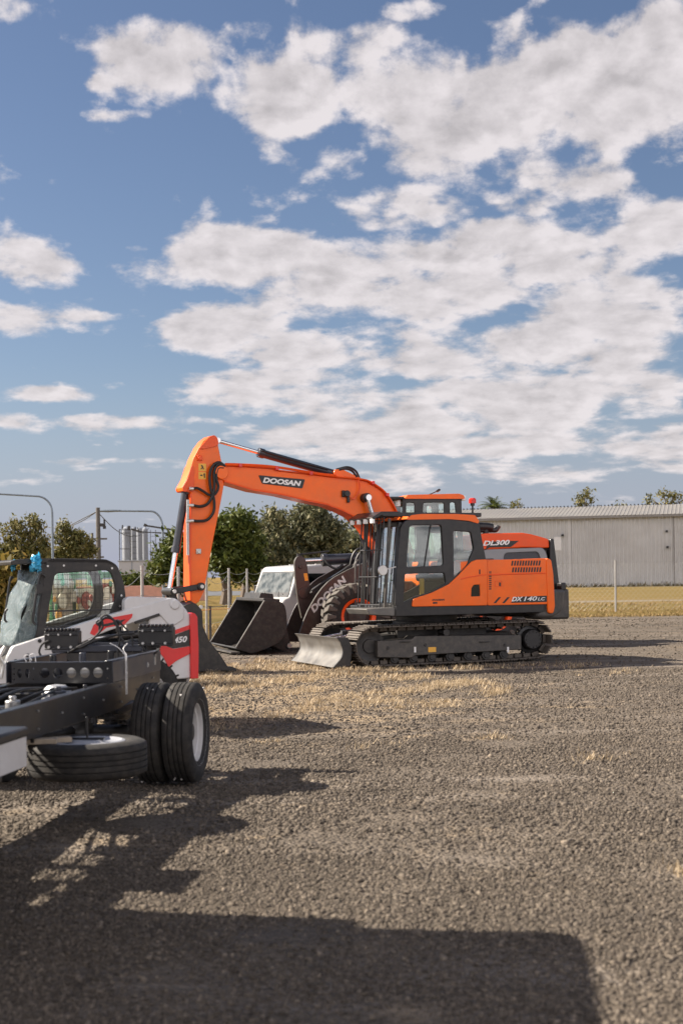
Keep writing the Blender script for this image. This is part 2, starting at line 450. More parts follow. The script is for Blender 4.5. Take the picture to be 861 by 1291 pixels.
s.prism(rp([(x0+.12, ZB+.50), (x0+.30, ZB+1.22), (x0+.42, ZB+1.20), (x0+.30, ZB+.48)], .05), -1.0, -.58); s.prism(rp([(x0+.30, ZB+1.24), (x0+.34, ZB+1.46), (x0+.43, ZB+1.44), (x0+.40, ZB+1.22)], .03), -.92, -.66)
s.box(x0-.18, x0+.2, -.98, -.6, ZB, ZB+.41)
up(s, 'operator_seat', M['seat'], cab, bevel=.02)
s = MB()
for y in (-1.10, -.48):
    s.prism(rp([(x0-.42, ZB+.55), (x0+.12, ZB+.58), (x0+.12, ZB+.70), (x0-.40, ZB+.68)], .03), y-.06, y+.06)
    s.cyl((x0-.35, y, ZB+.68), (x0-.38, y, ZB+.86), .022); s.cyl((x0-.38, y, ZB+.84), (x0-.39, y, ZB+.94), .035)
s.box(XF+.05, XF+.20, -.62, -.50, ZB+.55, ZB+.80)
each(s, 'control_console', M['charcoal'], cab, bevel=.01)
s = MB().box(XF+.1, XR-.08, VC+.09, -.38, ZR-.10, ZR-.07); up(s, 'headliner', M['beige'], cab, bevel=.01)
p = U.P(535, 742, VC); s = MB().box(p[0]-.04, p[0]+.05, -1.16, -1.12, p[1]-.16, p[1]+.18); up(s, 'safety_lever', M['sticker'], cab, bevel=.015)
# front guard, roof guard, lamps, mirror
g = MB()
t0 = U.P(476, 651, VC); t1 = U.P(606.5, 645, VC)
zt = (t0[1]+t1[1])/2
gx = U.P(489, 653, VC)[0]; gb = U.P(486, 766, VC)[0]; gzb = ZB-.03
# bars across the front, following the slope of the screen
for i in range(8):
    y = VC+.03+i*(.86/7)
    g.cyl((gx-.06, y, zt-.06), (gb-.10, y, gzb), .013, n=8)
for k, t in ((.03, 0), (.36, 1), (.66, 2), (.97, 3)):
    x = gx-.06+(gb-.10-gx+.06)*k; z = zt-.06+(gzb-zt+.06)*k
    g.cyl((x, VC+.03, z), (x, VC+.89, z), .012, n=8)
gd = up(g, 'front_guard', M['black'])
g = MB().bar((gx+.04, VC+.02, zt-.08), (gb+.0, VC+.02, gzb), .05, .05); g.bar((gx+.04, VC+.90, zt-.08), (gb, VC+.90, gzb), .05, .05)
each(g, 'guard_post', M['grey_dark'], gd, bevel=.012)
g = MB()
for y in (VC+.02, VC+.33, VC+.62, VC+.93): g.box(gx-.10, t1[0], y-.025, y+.025, zt-.045, zt+.025)
for x in (gx-.08, gx+.5, gx+1.0, t1[0]-.04): g.box(x-.03, x+.03, VC, VC+.95, zt-.05, zt+.018)
g.prism([(gx-.32, zt-.07), (gx-.12, zt+.04), (gx+.25, zt+.04), (gx+.25, zt), (gx-.10, zt-.02), (gx-.28, zt-.10)], VC, VC+.95)
for x in (gx+.45, gx+.55, t1[0]-.3): g.cyl((x, VC+.05, zt-.10), (x, VC+.05, zt-.03), .02)
up(g, 'roof_guard', M['black'], gd, bevel=.008)
l = MB()
for i in range(4):
    y = VC+.07+i*.26; l.box(gx-.30, gx-.25, y-.055, y+.055, zt-.17, zt-.075)
each(l, 'work_lamp', M['lamp'], gd, bevel=.01)
p = U.P(481, 719, VC-.02)
m_ = MB().lathe([(0, -.02), (.085, -.02), (.095, 0), (.085, .03), (0, .05)], (0, 0, 0), 'y', 24)
m_.v = [(v[0]*1.+p[0], v[1]+VC-.06, v[2]+p[1]) for v in m_.v]; m_.bar((p[0], VC-.04, p[1]), (gx+.15, VC+.02, p[1]+.06), .02, .02)
up(m_, 'side_mirror', M['metal'], gd)
# engine housing
hx0 = U.P(613, 705.5, VC)[0]; hz = U.P(640, 705, VC)[1]; hx1 = U.P(693.5, 720, VC)[0]; hb = U.P(640, 763, VC)[1]
hs = rp([(hx0-.55, hb+.02), (hx0-.55, hz-.02), (hx0, hz, .1), (hx1-.05, hz-.01, .12), (hx1, hz-.15, .1), (hx1+.02, hb+.02)], .05)
eng = up(MB().prism(hs, VC+.025, 1.20), 'engine_housing', M['orange'], bevel=.06, segs=4)
dl = rp(U.L([(519.5, 764), (520.5, 756), (544, 748), (566, 737), (578, 725.5), (594, 708.8), (600, 706.5), (612.6, 706), (612.6, 762.5)], VC), .02)
hole = rp(U.L([(592.5, 741), (596, 736.5), (604.5, 736), (605, 752.5), (592, 753)], VC), .03)
dr = up(MB().plate(dl, [hole], VC-.03, VC+.02, .012), 'side_panel', M['orange'], eng)
hd = rp(U.L([(614.4, 707), (686.6, 704.5), (688.6, 761), (614.4, 762.5)], VC), .025)
up(MB().plate(hd, [], VC-.02, VC+.03, .012), 'engine_door', M['orange'], eng)
rc = rp(U.L([(688, 704.8), (692.5, 706.5), (695.2, 724), (697.2, 764), (695.5, 772), (690.5, 772), (690, 762)], VC), .03)
up(MB().plate(rc, [], VC-.035, VC+.10, .02), 'corner_panel', M['orange'], eng)
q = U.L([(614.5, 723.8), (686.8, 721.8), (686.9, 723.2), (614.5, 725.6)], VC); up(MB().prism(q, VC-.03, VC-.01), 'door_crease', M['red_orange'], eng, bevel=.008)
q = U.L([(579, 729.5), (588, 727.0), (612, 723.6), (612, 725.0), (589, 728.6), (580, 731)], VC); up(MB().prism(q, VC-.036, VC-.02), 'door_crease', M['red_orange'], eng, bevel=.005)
up(MB().plate(hole, [], VC-.012, VC-.006), 'access_window', M['glass_dark'], eng); up(MB().plate(hole, [], VC+.022, VC+.024), 'access_recess', M['plastic'], eng)
v_ = MB()
for row, (ya, yb) in enumerate(((707.0, 713.2), (715.4, 721.6))):
    for i in range(11):
        x = 643.2+row*.9+i*3.42
        q = U.L([(x+1.0, ya-.03*i), (x+3.0, ya-.03*i), (x+2.0, yb-.03*i), (x, yb-.03*i)], VC); v_.prism(q, VC-.024, VC-.01)
for i in range(9):
    y = 720.5+i*2.65; q = U.L([(615.6, y), (618.4, y), (618.2, y+1.5), (615.4, y+1.5)], VC); v_.prism(q, VC-.024, VC-.01)
each(v_, 'vent_slot', M['plastic'], eng)
q = U.L([(622.5, 732.5), (631.7, 732), (631.7, 739.7), (622.5, 740)], VC)
up(MB().plate(rp(q, .01), [rp(U.L([(623.2, 733.2), (631, 732.8), (631, 739), (623.2, 739.3)], VC), .01)], VC-.026, VC-.015), 'latch_rim', M['red_orange'], eng)
q = U.L([(628, 734.3), (630, 734.3), (630, 739), (628, 739)], VC); q2 = U.L([(602.5, 718), (604, 718), (604, 724), (602.5, 724)], VC)
each(MB().prism(q, VC-.028, VC-.015).prism(q2, VC-.036, VC-.02), 'latch', M['plastic'], eng)
dec = MB()
for a0, a1 in ((621, 629), (632, 640), (643, 688.2)):
    q = U.L([(a0, 760.3 if a0 < 640 else 760), (a1-5 if a1 < 645 else 688.2, 760.3 if a0 < 640 else 758.8), (a1+1.5 if a1 < 645 else 688.0, 752.8 if a1 < 645 else 751), (a0+6.5, 752.8 if a1 < 645 else 752.4)], VC)
    dec.prism(q, VC-.0245, VC-.012)
up(dec, 'decal_stripe', M['plastic'], eng)
def lett(fr, t, bl, br, hp, v, m, parent, rot=0, **k):
    a = fr.P(*bl, v); b = fr.P(*br, v); top = fr.P(bl[0], bl[1]-hp, v)
    o = lettering(t, a, b, top[1]-a[1], v, m, parent, rotz=SW if parent is ex else rot, **k)
    return o
lett(U, 'DX', (644.5, 758.2), (659, 757.8), 5.6, VC-.028, M['letter'], eng, shear=.35, bold=.035)
lett(U, '140', (660, 757.8), (676.8, 757.2), 5.6, VC-.028, M['letter'], eng, shear=.25, bold=.02)
lett(U, 'LC', (677.5, 757.1), (687.0, 756.8), 3.9, VC-.028, M['letter'], eng, shear=.25, bold=.02)
lett(U, 'DOOSAN', (544.5, 757.6), (560.5, 757.2), 2.4, VC-.034, M['plastic'], eng, bold=.05)
q = U.L([(544.5, 759.0), (550, 758.9), (550, 761), (544.5, 761.2)], VC); up(MB().prism(q, VC-.034, VC-.02), 'small_decal', M['plastic'], eng)
# counterweight
cw = MB()
zt2 = U.P(700, 743.7, VC)[1]; xb = U.P(722, 757, VC+.25)[0]; z0 = U.P(690, 779, VC)[1]
cw.prism_z(rp([(hx1-.3, VC+.0), (hx1+.03, VC+.0), (xb-.12, VC+.28), (xb, VC+.8), (xb, .45), (xb-.12, .97), (hx1+.03, 1.24), (hx1-.3, 1.24)], .18, 6), z0, zt2)
cwo = up(cw, 'counterweight', M['grey_dark'], bevel=.05, segs=3)
# chamfer the lower rear edge the way it is cast
bm = bmesh.new(); bm.from_mesh(cwo.data)
for v in bm.verts:
    if v.co.z < z0+.01:
        k = max(0, v.co.x-(hx1-.02))/(xb-hx1+.02); v.co.z += .28*k*k if k > 0 else 0; v.co.x -= .06*k
bm.to_mesh(cwo.data); bm.free()
b_ = MB(); p = U.P(705, 743, -.9); b_.box(p[0], p[0]+.12, -.95, -.80, zt2-.02, zt2+.13); b_.box(p[0]-.04, p[0]+.06, -.75, -.6, zt2-.02, zt2+.18); each(b_, 'rear_box', M['plastic'], cwo, bevel=.02)
e_ = MB().cyl((hx1-.65, .5, hz-.05), (hx1-.65, .5, hz+.12), .05); e_.box(hx0-.2, hx1-.5, -.1, .9, hz-.02, hz+.03)
up(e_, 'exhaust_stack', M['charcoal'], eng, bevel=.02)
h_ = MB()
for y in (-.2, .9): h_.tube([(hx0-.4, y, hz), (hx0-.4, y, hz+.20), (hx0+.0, y, hz+.22), (hx0+.0, y, hz)], .016)
each(h_, 'handrail', M['black'], eng, rotz=0)
w = MB(); w.box(-.55, hx0-.56, .45, 1.20, ZB-.05, ZB+.42); up(w, 'tank_box', M['black'], bevel=.05)
# ---- boom, arm, bucket
BV = .02; BW = .19
bo_px = [(275, 589.5), (283, 587.2), (302, 588), (345, 591), (352, 593.8), (398, 599), (422, 602), (450, 603.5), (464, 607.5), (482, 619), (492, 632), (500, 645), (512, 672), (522, 700), (520, 716), (510, 722), (499, 716), (490, 704), (472, 681), (468, 674), (457, 659), (445.5, 649.7), (431.5, 642.5), (413, 635.5), (390, 631), (355, 622.7), (320, 617), (299, 610.8), (283, 606), (276, 602), (272.5, 596)]
bo = U.L(bo_px, BV-BW)
b = MB().prism(bo, BV-BW+.02, BV+BW-.02)
boom = up(b, 'boom', M['orange'], bevel=.012)
ln = MB()                                         # side webs stand inside the flange plates
tp = U.L(bo_px[1:14], BV-BW); bt = U.L(bo_px[17:29], BV-BW)
for line, dz in ((tp, .012), (bt, -.012)):
    for i in range(len(line)-1):
        a, c2 = line[i], line[i+1]; ln.bar((a[0], BV, a[1]+dz), (c2[0], BV, c2[1]+dz), BW*2+.02, .022)
up(ln, 'boom_flange', M['red_orange'], boom, bevel=.004)
pl = rp(U.L([(326.5, 599), (384.8, 604.4), (381.5, 615.6), (331, 609.6)], BV-BW), .02)
up(MB().prism(pl, BV-BW+.008, BV-BW+.021), 'nameplate', M['plastic'], boom)
lett(U, 'DOOSAN', (331.5, 608.4), (379.5, 613.2), 6.8, BV-BW+.004, M['letter'], boom, shear=.22, bold=.045)
pv = U.P(279, 595.5, BV-BW); ps = MB().cyl((pv[0], BV-BW-.05, pv[1]), (pv[0], BV+BW+.05, pv[1]), .12, n=28)
up(ps, 'boom_tip_boss', M['orange'], boom, bevel=.01)
pc = U.P(459.5, 627.8, BV-BW); bs = MB().cyl((pc[0], BV-BW-.13, pc[1]), (pc[0], BV+BW+.13, pc[1]), .085, n=24); up(bs, 'cylinder_pin', M['black'], boom, bevel=.01)
bs = MB().cyl((pc[0], BV-BW-.16, pc[1]), (pc[0], BV-BW-.125, pc[1]), .05, n=20); up(bs, 'pin_cap', M['metal'], boom, bevel=.006)
pl2 = U.P(436.5, 622.5, BV-BW); bs = MB().cyl((pl2[0], BV-BW-.06, pl2[1]), (pl2[0], BV-BW+.02, pl2[1]), .06); bs.box(pl2[0]-.09, pl2[0]-.04, BV-BW-.03, BV-BW+.02, pl2[1]-.06, pl2[1]+.06); bs.box(pl2[0]+.01, pl2[0]+.06, BV-BW-.03, BV-BW+.02, pl2[1]-.16, pl2[1]-.05); up(bs, 'boom_lamp', M['plastic'], boom, bevel=.01)
hz_ = MB()
def up3(px, py, v): q = U.P(px, py, v); return (q[0], v, q[1])
vh = BV-BW-.03
for k in (0, 1.4):
    hz_.tube([up3(284, 586-k, vh), up3(303, 586.5-k, vh), up3(345, 589.2-k, vh), up3(398, 597.5-k, vh), up3(424, 600.5-k, vh)], .014, 6)
hz_.tube([up3(424, 601, vh), up3(455, 604, vh), up3(468, 608, vh), up3(484, 619, vh), up3(494, 633, vh), up3(503, 651, vh)], .016, 6)
hz_.tube([up3(452, 604, vh), up3(453.5, 615, vh), up3(451, 622, vh), up3(446, 629, vh), up3(442, 627, vh)], .012, 6)
each(hz_, 'hydraulic_pipe', M['red_orange'], boom)
cl = MB()
for px, py in ((303, 588), (349, 592), (392, 598), (470, 610), (488, 625)):
    q = U.P(px, py, vh); cl.box(q[0]-.03, q[0]+.03, vh-.03, vh+.06, q[1]-.01, q[1]+.05)
each(cl, 'pipe_clamp', M['red'], boom, bevel=.005)
ar_px = [(265, 549.8), (270, 549), (273.3, 552.5), (275, 559.5), (279, 579), (284, 598), (283.4, 606.5), (280, 626), (275, 652), (268, 687), (257.5, 746), (251, 759), (244, 763), (240.5, 757), (240, 739), (241, 621), (231, 619), (229.8, 614.7), (235, 605), (241.5, 587), (244, 578.5), (251.5, 564), (257, 556)]
AW = .15
ar = U.L(ar_px, BV-AW)
arm = up(MB().prism(ar, BV-AW, BV+AW), 'arm', M['orange'], bevel=.012)
fl = MB(); fp = U.L([(241, 622), (240.2, 740), (241, 757)], BV-AW)
for i in range(2): fl.bar((fp[i][0], BV, fp[i][1]), (fp[i+1][0], BV, fp[i+1][1]), AW*2+.03, .03, up=(1, 0, 0))
lp = rp(U.L([(263, 551), (270, 548.4), (274, 552.5), (275.5, 561), (270, 563), (258, 566), (250, 566)], BV-AW), .06); fl.prism(lp, BV-AW-.03, BV-AW+.01); fl.prism(lp, BV+AW-.01, BV+AW+.03)
lp = rp(U.L([(241.5, 586), (244.5, 590), (244, 620), (231, 620), (229.5, 615), (236, 604)], BV-AW), .04); fl.prism(lp, BV-AW-.03, BV-AW+.01); fl.prism(lp, BV+AW-.01, BV+AW+.03)
up(fl, 'arm_lug', M['red_orange'], arm, bevel=.006)
for y0_, y1_ in ((584.3, 593.8), (595, 604)):
    st = U.L([(250.5, y0_), (260, y0_+.4), (260, y1_+.4), (250.5, y1_)], BV-AW); up(MB().prism(st, BV-AW-.004, BV-AW+.01), 'warning_sticker', M['sticker'], arm)
q = U.L([(253.5, 586.5), (255, 586), (257.5, 591.5), (256.4, 592)], BV-AW); q1 = U.L([(253, 591), (256, 588), (256.6, 588.6), (253.8, 592)], BV-AW); q2 = U.L([(252.5, 598.5), (255.5, 598.5), (255.5, 600), (252.5, 600)], BV-AW); q3 = U.L([(256.5, 597), (258.5, 597), (258.5, 602.5), (257.4, 602.5)], BV-AW)
up(MB().prism(q, BV-AW-.007, BV-AW).prism(q1, BV-AW-.008, BV-AW).prism(q2, BV-AW-.007, BV-AW).prism(q3, BV-AW-.007, BV-AW), 'warning_symbol', M['plastic'], arm)
ho = MB()
va = BV-AW-.07
def u3(px, py, v=va): q = U.P(px, py, v); return (q[0], v, q[1])
ho.tube([u3(283, 587), u3(276, 583), u3(268, 588), u3(264.5, 600), u3(266, 617), u3(270, 630), u3(269.5, 645), u3(262, 655), u3(252, 657), u3(243, 656.5)], .026)
ho.tube([u3(284, 588), u3(275, 586), u3(270, 596), u3(270.5, 612), u3(268, 625), u3(262, 635), u3(253, 638.5), u3(243, 637)], .026)
ho.tube([u3(282, 590), u3(275, 591), u3(273, 603), u3(275.5, 614), u3(271, 623), u3(264, 624), u3(256, 619), u3(249, 615.5), u3(243, 616)], .024)
each(ho, 'hydraulic_hose', M['hose'], arm)
fi = MB()
for px, py in ((241, 616), (241, 637), (241, 656.5), (238, 637), (237, 657)): fi.cyl(u3(px-2, py), u3(px+3, py+.2), .03, n=10)
for k in (0, 1): fi.tube([u3(238-k*1.6, 630), u3(237.6-k*1.6, 660), u3(238-k*1.6, 700)], .014, 6)
each(fi, 'hose_fitting', M['metal'], arm)
for px, py in ((250.5, 695.5), (252, 578)):
    bo_ = MB(); q = U.P(px, py, BV-AW); bo_.cyl((q[0], BV-AW-.05, q[1]), (q[0], BV-AW+.01, q[1]), .035); bo_.box(q[0]-.05, q[0]+.04, BV-AW-.03, BV-AW+.01, q[1]-.04, q[1]+.05)
    up(bo_, 'arm_fitting', M['metal' if py > 600 else 'red_orange'], arm, bevel=.006)
# rams
def ram(name, a, b_, rb, rr, split, v):
    A = U.P(*a, v); B = U.P(*b_, v)
    bd, rd = cylinder_pair((A[0], v, A[1]), (B[0], v, B[1]), rb, rr, split)
    o = up(bd, name, M['navy'], bevel=.006); rd.build('ram_rod', M['chrome'], o); return o
ram('arm_ram', (425, 598.5), (273.5, 555.5), .074, .036, .66, BV)
rm = ram('bucket_ram', (234.5, 618), (213.8, 744), .068, .042, .62, BV)
q = U.L([(418, 603), (421, 592.5), (430, 591.5), (455, 603.5)], BV-.09); up(MB().prism(q, BV-.13, BV-.08).prism(q, BV+.08, BV+.13), 'ram_lug', M['orange'], boom, bevel=.01)
ho = MB(); vv = BV-.12
ho.tube([u3(427, 592.5, vv), u3(436, 591, vv), u3(444, 594, vv), u3(450, 602, vv)], .022); ho.tube([u3(424, 592, vv+.05), u3(438, 589, vv+.05), u3(448, 593.5, vv+.05), u3(453, 603, vv+.05)], .022); ho.tube([u3(330, 568, BV-.09), u3(345, 573, BV-.10), u3(380, 583, BV-.10), u3(414, 592, BV-.09)], .014)
each(ho, 'hydraulic_hose', M['hose'], boom)
for y in (BV-BW-.10, BV+BW+.10):
    A = U.P(478, 694, BV-BW); B = pc
    bd, rd = cylinder_pair((A[0]+.12, y, A[1]-.35), (B[0], y, B[1]), .07, .045, .52)
    o = up(bd, 'boom_ram', M['navy'], bevel=.006); rd.build('ram_rod', M['chrome'], o)
# links
lk = MB()
A = u3(214, 745.5, BV); B = u3(248.5, 739.5, BV); C_ = u3(225, 775, BV); D_ = u3(247, 765, BV)
for s in (-1, 1):
    y = BV+s*(AW+.05)
    lk.bar((A[0], y, A[2]), (B[0], y, B[2]), .04, .10); lk.bar((A[0], BV+s*.08, A[2]), (C_[0], BV+s*.08, C_[2]), .05, .12)
for p in (A, B): lk.cyl((p[0], BV-AW-.10, p[2]), (p[0], BV+AW+.10, p[2]), .07)
up(lk, 'bucket_link', M['black'], bevel=.01)
pn = MB()
for p in (A, B, D_): pn.cyl((p[0], BV-AW-.125, p[2]), (p[0], BV-AW-.09, p[2]), .035)
each(pn, 'link_pin', M['metal'], ex, bevel=.004, rotz=SW)
# bucket: curved shell, two side plates, ears, teeth
BH = .45
out = [(255, 770), (244, 760), (226, 768), (216, 780), (209, 798), (210, 818), (220, 835), (238, 845), (262, 848.5), (290, 845)]
sh = [Vector(p) for p in U.L(out, BV-BH)]; sh = [Vector((p.x, max(p.y, .03))) for p in catmull([(p.x, p.y, 0) for p in sh], 4)]
inn = []
for i, p in enumerate(sh):
    t = (sh[min(i+1, len(sh)-1)]-sh[max(i-1, 0)]); n = Vector((-t.y, t.x)).normalized(); inn.append(p+n*.03)
bk = up(MB().prism([tuple(p) for p in sh]+[tuple(p) for p in inn[::-1]], BV-BH, BV+BH), 'digging_bucket', M['bucket'], bevel=.006)
sd = [tuple(p) for p in sh]+U.L([(278, 826), (264, 808), (256, 790)], BV-BH)
e = MB()
for y in (BV-BH, BV+BH): e.prism(sd, y-.014, y+.014)
for y in (BV-AW-.03, BV+AW+.03): e.prism(rp(U.L([(219, 790), (222, 769), (247, 757), (254, 763), (256, 790)], BV-BH), .05), y-.02, y+.02)
each(e, 'bucket_side', M['bucket'], bk, bevel=.006)
lpz = sh[-1]
for i in range(5):
    y = BV-BH+.08+i*(2*BH-.16)/4
    up(MB().prism([(lpz.x-.12, lpz.y+.05), (lpz.x-.10, lpz.y-.02), (lpz.x+.22, max(.012, lpz.y-.05)), (lpz.x+.22, max(.02, lpz.y-.045)), (lpz.x+.05, lpz.y+.06)], y-.045, y+.045), 'bucket_tooth', M['charcoal'], bk, bevel=.006)
# ================================================================== WHEEL LOADER (behind the excavator)
LY = 17.0; a_ = R(LY); _w = at(452, 777, 31.3)
LO = (_w.x-1.25*math.sin(a_)*1.0, _w.y+1.25*math.cos(a_))
Ld = Frame(*LO, LY); LV = -1.25
ld = thing('wheel_loader', 'orange wheel loader with brown lift arm and big black front bucket, behind the excavator', 'loader', (LO[0], LO[1], 0), LY)
WR = .735
def loader_tyre(x, ys):
    s = -1 if ys < 0 else 1; yc = ys-s*.26
    r = WR-.05
    prof = [(.36, -.20), (.42, -.25), (.56, -.27), (r-.05, -.26), (r, -.20), (r+.01, 0), (r, .20), (r-.05, .26), (.56, .27), (.42, .25), (.36, .20)]
    ty = MB().lathe(prof, (x, yc, WR), 'y', 48, closed=True).build('tyre', M['rubber'], ld)
    lg = MB(); n = 22
    for i in range(n):
        for sd, off in ((-1, 0), (1, .5)):
            t = 2*math.pi*(i+off)/n
            m = Matrix.Translation((x, yc, WR)) @ Matrix.Rotation(-t, 4, 'Y')
            # lug runs from the shoulder to the centre at a slant
            vs = []
            for rr in (r-.03, r+.052):
                for (yy, tt) in ((sd*.275, -.075), (sd*.275, .065), (sd*.02, .13), (sd*.02, .0)):
                    k = rr if abs(yy) < .2 else rr-.012
                    vs.append(m @ Vector((k, yy, tt)))
            lg.add(vs, [(0, 1, 2, 3), (7, 6, 5, 4), (0, 4, 5, 1), (1, 5, 6, 2), (2, 6, 7, 3), (3, 7, 4, 0)])
            vs = [m @ Vector(q) for q in ((r-.17, sd*.262, -.03), (r-.17, sd*.262, .03), (r-.02, sd*.27, .065), (r-.02, sd*.27, -.075), (r-.17, sd*.285, -.02), (r-.17, sd*.285, .02), (r+.02, sd*.285, .06), (r+.02, sd*.285, -.07))]
            lg.add(vs, [(0, 1, 2, 3), (7, 6, 5, 4), (0, 4, 5, 1), (1, 5, 6, 2), (2, 6, 7, 3), (3, 7, 4, 0)])
    lg.build('tread_lug', M['rubber_dusty'], ty, bevel=.01, segs=1)
    rm_ = MB().lathe([(.375, s*.24), (.40, s*.25), (.37, s*.22), (.325, s*.20), (.32, s*.05), (.24, s*.03), (.24, 0), (.37, -s*.2)], (x, yc, WR), 'y', 40).build('rim', M['red_orange'], ld)
    MB().lathe([(.30, s*.10), (.24, s*.11), (.20, s*.16), (0, s*.17)], (x, yc, WR), 'y', 30).build('hub', M['charcoal'], rm_)
RX = Ld.P(625, 778, LV)[0]
for x in (0, RX):
    for ys in (-1.27, 1.27): loader_tyre(x, ys)
def lo(mb, name, m, parent=ld, bevel=0., **k): return mb.build(name, m, parent, bevel, **k)
c = MB(); c.box(-.45, .9, -.42, .42, .42, 1.0); c.box(.8, RX+1.1, -.42, .42, .45, 1.05); c.cyl((0, -1.0, WR), (0, 1.0, WR), .17); c.cyl((RX, -1.0, WR), (RX, 1.0, WR), .17)
lo(c, 'chassis', M['charcoal'], bevel=.03)
# lift arms, near one carries the lettering
AV = -.62
top = [(377, 800), (382.7, 782.7), (388, 770), (393.5, 760), (399.5, 750), (405.5, 742), (413, 734), (421, 728), (438.5, 718.5), (455, 711.5), (469, 705.5), (490, 698)]
bot = [(490, 716), (469, 724), (450, 732), (434, 743), (424, 754), (416, 768), (408, 784), (403, 800), (396, 812), (383, 812)]
ol = Ld.L(top+bot, AV)
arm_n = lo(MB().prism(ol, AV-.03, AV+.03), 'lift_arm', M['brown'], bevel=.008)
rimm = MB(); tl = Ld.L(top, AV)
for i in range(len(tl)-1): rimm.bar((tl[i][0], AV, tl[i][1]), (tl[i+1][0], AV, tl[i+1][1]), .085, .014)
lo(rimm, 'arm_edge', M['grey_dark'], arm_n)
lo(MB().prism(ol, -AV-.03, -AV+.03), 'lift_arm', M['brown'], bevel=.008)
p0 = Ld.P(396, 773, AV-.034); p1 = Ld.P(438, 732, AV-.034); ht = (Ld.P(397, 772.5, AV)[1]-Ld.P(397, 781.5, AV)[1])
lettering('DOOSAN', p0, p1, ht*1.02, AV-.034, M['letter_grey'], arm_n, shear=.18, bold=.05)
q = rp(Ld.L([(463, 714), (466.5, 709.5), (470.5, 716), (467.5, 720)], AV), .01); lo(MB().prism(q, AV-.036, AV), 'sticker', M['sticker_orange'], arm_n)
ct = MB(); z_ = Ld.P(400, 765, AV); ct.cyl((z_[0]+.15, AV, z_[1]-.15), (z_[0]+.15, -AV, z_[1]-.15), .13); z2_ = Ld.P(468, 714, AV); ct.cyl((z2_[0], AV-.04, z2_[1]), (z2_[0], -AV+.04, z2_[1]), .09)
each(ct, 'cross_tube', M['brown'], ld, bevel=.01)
# bellcrank lever on the centre line with its tilt ram
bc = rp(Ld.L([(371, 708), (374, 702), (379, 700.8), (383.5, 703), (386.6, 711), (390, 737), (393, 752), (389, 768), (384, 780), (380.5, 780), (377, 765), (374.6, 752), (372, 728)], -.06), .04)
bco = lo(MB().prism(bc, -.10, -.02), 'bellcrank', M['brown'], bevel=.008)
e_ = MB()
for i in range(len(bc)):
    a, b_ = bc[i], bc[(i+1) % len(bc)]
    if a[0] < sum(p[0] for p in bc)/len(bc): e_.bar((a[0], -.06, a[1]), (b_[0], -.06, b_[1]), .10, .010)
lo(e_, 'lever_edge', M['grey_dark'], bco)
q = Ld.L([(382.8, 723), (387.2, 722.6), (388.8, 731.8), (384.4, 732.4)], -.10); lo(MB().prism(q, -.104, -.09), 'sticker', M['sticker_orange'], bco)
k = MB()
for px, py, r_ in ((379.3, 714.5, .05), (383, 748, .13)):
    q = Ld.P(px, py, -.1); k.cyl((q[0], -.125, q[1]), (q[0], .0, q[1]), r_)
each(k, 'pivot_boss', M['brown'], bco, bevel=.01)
A = Ld.P(450, 704, 0); B = Ld.P(377.5, 708, 0)
bd, rd = cylinder_pair((A[0], .0, A[1]), (B[0], .0, B[1]+.01), .125, .055, .60)
o = lo(bd, 'tilt_ram', M['navy'], bevel=.008); lo(rd, 'ram_rod', M['chrome'], o)
k = MB(); q0 = Ld.P(376.7, 705, 0); q1 = Ld.P(376.7, 698, 0); q2 = Ld.P(415, 695, 0); k.cyl((q0[0], 0, q0[1]), (q1[0], 0, q1[1]), .05); k.cyl((q1[0], 0, q1[1]-.02), (q2[0], 0, q2[1]), .02); lo(k, 'level_rod', M['black'])
for y in (-.42, .42):
    A = Ld.P(430, 752, LV+.6); B = Ld.P(396, 746, LV+.6)
    bd, rd = cylinder_pair((.45, y, .70), (-.70, y, .95), .08, .04, .6); o = lo(bd, 'lift_ram', M['black'], bevel=.006); lo(rd, 'ram_rod', M['chrome'], o)
k = MB()
def l3(px, py, v): q = Ld.P(px, py, v); return (q[0], v, q[1])
k.tube([l3(408, 703, -.1), l3(414, 712, -.2), l3(424, 717, -.25), l3(432, 712, -.2)], .028); k.tube([l3(440, 720, -.3), l3(445, 700, -.3), l3(452, 692, -.3), l3(462, 692, -.2), l3(468, 702, -.2)], .028); k.tube([l3(446, 716, -.45), l3(452, 700, -.45), l3(462, 690.5, -.4), l3(472, 690, -.3), l3(476, 700, -.2)], .03); k.tube([l3(393, 745, -.4), l3(410, 733, -.4), l3(430, 724, -.35), l3(445, 716, -.3)], .03)
each(k, 'hydraulic_hose', M['hose'], ld)
k = MB(); k.prism(Ld.L([(391, 748), (394, 742), (432, 718), (440, 712), (446, 712), (440, 722), (400, 748)], -.35), -.42, -.28); lo(k, 'front_frame_plate', M['black'], bevel=.01)
k = MB(); k.prism(Ld.L([(398, 800), (410, 760), (450, 720), (485, 716), (485, 790), (440, 800)], -.55), -.55, .55); lo(k, 'front_frame', M['black'], bevel=.02)
